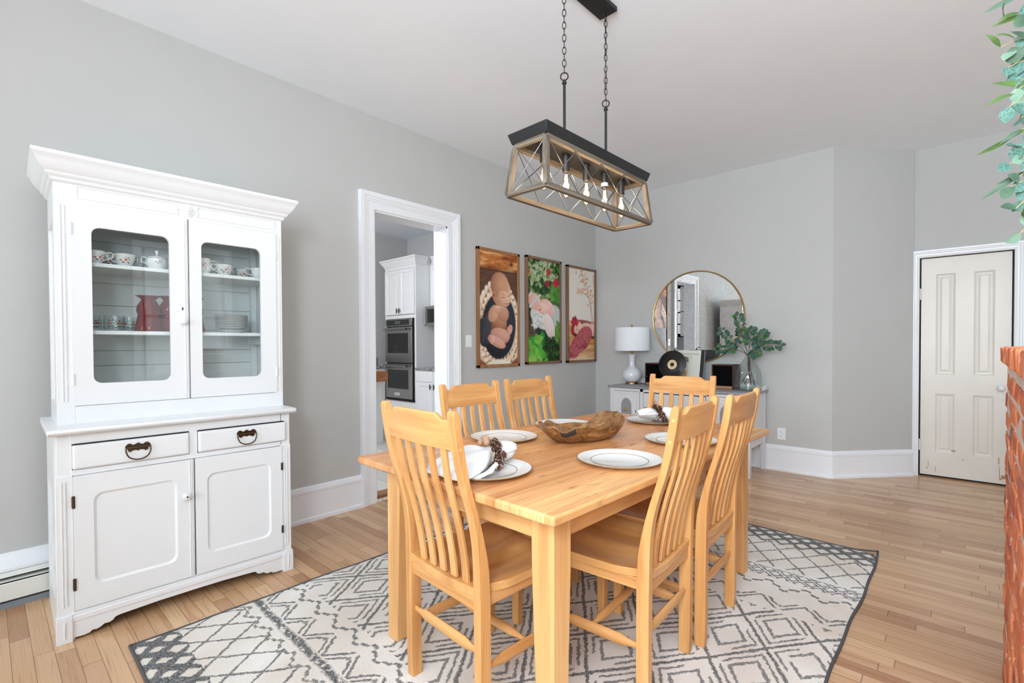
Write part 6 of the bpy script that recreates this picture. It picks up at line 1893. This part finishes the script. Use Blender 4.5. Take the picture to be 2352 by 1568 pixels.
for z0, z1 in ((.985, 1.562), (.405, .968)):
    b = MB(); b.holed(rect(0, wo - .03, z0, z1), rect(.07, wo - .115, z0 + .155, z1 - .10), -.035, -.004, panel=False); dr = b.build('oven_door', M['steel'], ov, bevel=.002)
    b = MB(); b.box(.06, wo - .10, -.03, -.01, z0 + .145, z1 - .09); b.build('window', M['oven_glass'], dr)
    b = MB(); b.holed(rect(.05, wo - .095, z0 + .135, z1 - .08), rect(.07, wo - .115, z0 + .155, z1 - .10), -.038, -.033, panel=False); b.build('window_trim', M['steel'], dr)
    b = MB(); b.tube([(.02, -.085, z1 - .035), (wo - .10, -.085, z1 - .035)], .013, 12); b.box(.04, .06, -.085, -.03, z1 - .043, z1 - .027); b.box(wo - .14, wo - .12, -.085, -.03, z1 - .043, z1 - .027); b.build('handle', M['steel'], dr, smooth=50)
    b = MB(); b.lathe([(0, 0), (.014, 0), (.014, .012), (0, .012)], 14, (wo - .10, -.085, z1 - .035), Matrix.Rotation(R(90), 4, 'Y')); b.build('handle_cap', M['black'], dr)
b = MB(); b.box(.26, .40, -.038, -.034, .455, .492); bd = b.build('badge', M['plastic'], ov)
b = MB(); b.box(.27, .39, -.0388, -.0376, .468, .479); b.build('badge_print', M['screen_grey'], bd)
b = MB(); b.box(-.01, wo + .01, -.03, .0, .368, .398); b.build('vent_strip', M['black'], ov)
# base cabinets right of the tower, granite, splash, upper cabinet, microwave
def granite_mat():
    m, nt, b = new_mat('grey speckled granite', .15, .5)
    f = noise(nt, coords(nt), 55, 5, .7)
    nt.links.new(ramp(nt, f, [(.38, lin(52, 50, 50)), (.5, lin(130, 128, 128)), (.62, lin(206, 204, 204))]), b.inputs['Base Color']); return m
M['granite'] = granite_mat()
M['stone_tile'] = paint('grey stone backsplash', lin(146, 146, 148), .4, .12, 12, .05)
bx1 = KR - .9
bc = thing('base_cabinet', 'white base cabinets to the right of the kitchen oven tower', 'cabinet', (ox1 + .004, OYF, 0))
wb = bx1 - ox1 - .004
b = MB(); b.box(0, wb, .0, D_, .11, .876); b.box(0, wb, .06, D_, .012, .11); b.build('carcass', M['cab_white'], bc)
n = 4; ww = wb / n
for k in range(n):
    b = MB(); b.rings([[Vector((a, d, c)) for a, c in rect(k * ww + .012 + i, (k + 1) * ww - .012 - i, .70 + i, .862 - i)] for d, i in ((0, 0), (-.016, 0), (-.02, .006))]); b.build('drawer', M['cab_white'], bc)
    dr = cabdoor(bc, k * ww + .012, (k + 1) * ww - .012, .13, .685)
    barpull(dr, (k + 1) * ww - .045 if k % 2 == 0 else k * ww + .045, -.02, .63)
b = MB(); b.box(ox1 + .004, bx1, OYF - .03, KY - .002, .878, .912); o = b.build('countertop', M['granite'], bevel=.003); tag(o, 'grey speckled granite countertop on the base cabinets right of the oven', 'countertop')
b = MB(); b.box(ox1 + .004, bx1, KY - .016, KY - .002, .9125, 1.16); o = b.build('backsplash', M['stone_tile']); tag(o, 'grey stone backsplash behind the granite countertop', 'backsplash')
b = MB(); b.box(ox1 + .004, bx1, KY - .018, KY - .0, 1.16, 1.17); b.box(ox1 + .004, ox1 + .016, KY - .018, KY, .913, 1.17); b.box(ox1 + .02, bx1, KY - .017, KY, 1.03, 1.034); b.build('dark_edge', M['handle'], o)
uy = KY - .36
uc = thing('wall_cabinet', 'white wall cabinets above the microwave beyond the oven tower', 'cabinet', (ox1 + .006, uy, 0))
b = MB(); b.box(0, wb, .0, KY - uy - .002, 1.885, 2.56); b.build('carcass', M['cab_white'], uc)
b = MB(); b.sweep([(wb, KY - uy - .002, 0), (wb, 0, 0), (0.08, 0, 0)], pr_); b.box(.003, wb, .003, KY - uy - .002, 2.562, 2.668); b.build('crown', M['cab_white'], uc, smooth=30)
for k in range(n): cabdoor(uc, k * ww + .012, (k + 1) * ww - .012, 1.90, 2.53)
mw_ = thing('microwave', 'stainless microwave hung under the white wall cabinets', 'microwave', (ox1 + .03, KY - .51, .20))
b = MB(); b.box(0, .76, 0, .50, 1.37, 1.675); b.build('body', M['steel'], mw_, bevel=.003)
b = MB(); b.box(.09, .55, -.008, 0, 1.42, 1.63); b.build('door_glass', M['oven_glass'], mw_)
b = MB(); b.tube([(.045, -.03, 1.40), (.045, -.03, 1.65)], .012, 10); b.build('handle', M['steel'], mw_, smooth=60)
fn_ = thing('finial_ornament', 'small white ornament standing on top of the kitchen wall cabinets', 'ornament', (ox1 + .35, uy + .10, 2.672))
b = MB(); b.lathe([(0, 0), (.035, 0), (.03, .02), (.012, .04), (.03, .10), (.035, .14), (.02, .19), (.008, .21), (.016, .24), (0, .26)], 20); b.build('turned_body', M['cab_white'], fn_, smooth=60)
# left of the tower: low counter on the far wall and the island end
lc = thing('base_cabinet', 'white base cabinet tucked left of the kitchen oven tower', 'cabinet', (KX + .002, 1.5, 0))
b = MB(); b.box(0, .25, 0, KY - 1.5 - D_ - .004, .11, .876); b.box(0, .20, 0, KY - 1.5 - D_ - .004, .012, .11); b.build('carcass', M['cab_white'], lc)
for k in range(5):
    b = MB(); b.box(.25, .268, .05 + k * .60, .05 + k * .60 + .57, .14, .86); b.build('door', M['cab_white'], lc, bevel=.004)
b = MB(); b.box(KX + .002, KX + .27, 1.5, OYF - .004, .878, .912); o = b.build('countertop', M['granite'], bevel=.003); tag(o, 'granite countertop strip left of the kitchen oven tower', 'countertop')
b = MB(); b.box(KX + .002, KX + .016, 1.5, OYF - .004, .9125, 1.06); o = b.build('backsplash', M['stone_tile']); tag(o, 'grey stone backsplash strip left of the oven', 'backsplash')
for y_, z_, lb_, nm in ((4.18, 1.20, 'white outlet plate on the kitchen wall left of the upper oven', 'wall_outlet'), (3.88, 1.60, 'white thermostat plate on the kitchen wall above the outlet', 'thermostat')):
    b = MB(); b.box(KX, KX + .008, y_ - .045, y_ + .045, z_ - .06, z_ + .06); o = b.build(nm, M['plastic'], bevel=.002); tag(o, lb_, 'outlet' if nm == 'wall_outlet' else 'thermostat')
    b = MB(); b.box(KX + .008, KX + .011, y_ - .015, y_ + .015, z_ - .03, z_ + .03); b.build('rocker', M['steel'], o)
M['butcher'] = wood('butcher block', [(.3, lin(156, 98, 58)), (.7, lin(196, 138, 90))], 'x', .4, 18, 1)
isl = thing('kitchen_island', 'white kitchen island with a thick brown butcher block top', 'island', (0, 0, 0))
b = MB(); b.box(-6.3 + .04, -5.38 - .05, 2.5 + .04, 3.53 - .05, .012, .80); b.build('cabinet', M['cab_white'], isl)
b = MB(); b.box(-6.3, -5.38, 2.5, 3.53, (.80), .93); b.build('butcher_block', M['butcher'], isl, bevel=.003)
lt = thing('recessed_light', 'round recessed ceiling light in the kitchen', 'ceiling light', (-6.28, 3.92, KZ))
b = MB(); b.lathe([(.055, -.002), (.085, -.012), (.09, -.006), (.09, 0), (.055, 0)], 32, cap0=False, cap1=False); b.build('trim_ring', M['plastic'], lt, smooth=50)
b = MB(); b.lathe([(0, -.004), (.056, -.004), (.056, -.001), (0, -.001)], 32); b.build('lamp_lens', M['lamp_disc'], lt)
gl = thing('glazed_cabinet', 'white glass fronted kitchen cabinet seen only in the round mirror', 'cabinet', (-4.78, .302, 1.42))
b = MB(); b.box(0, .02, 0, .33, 0, 1.1); b.box(.48, .50, 0, .33, 0, 1.1); b.box(0, .5, 0, .33, 0, .02); b.box(0, .5, 0, .33, 1.08, 1.1); b.box(0, .5, 0, .015, 0, 1.1); b.box(0, .5, 0, .33, .54, .556); b.build('carcass', M['cab_white'], gl)
b = MB()
for x0, x1 in ((.0, .06), (.235, .265), (.44, .50)): b.box(x0, x1, .33, .352, 0, 1.1)
for z0, z1 in ((0, .07), (.26, .285), (.51, .535), (.76, .785), (1.03, 1.1)): b.box(0, .5, .33, .352, z0, z1)
dr = b.build('glass_door', M['cab_white'], gl)
b = MB(); b.box(.05, .45, .338, .342, .05, 1.05); b.build('pane', M['glass'], dr)
b = MB(); b.box(-5.6, -3.9, .301, .312, .95, 1.42); o = b.build('backsplash', M['stone_tile']); tag(o, 'grey tile backsplash below the glazed cabinet, seen in the mirror', 'backsplash')
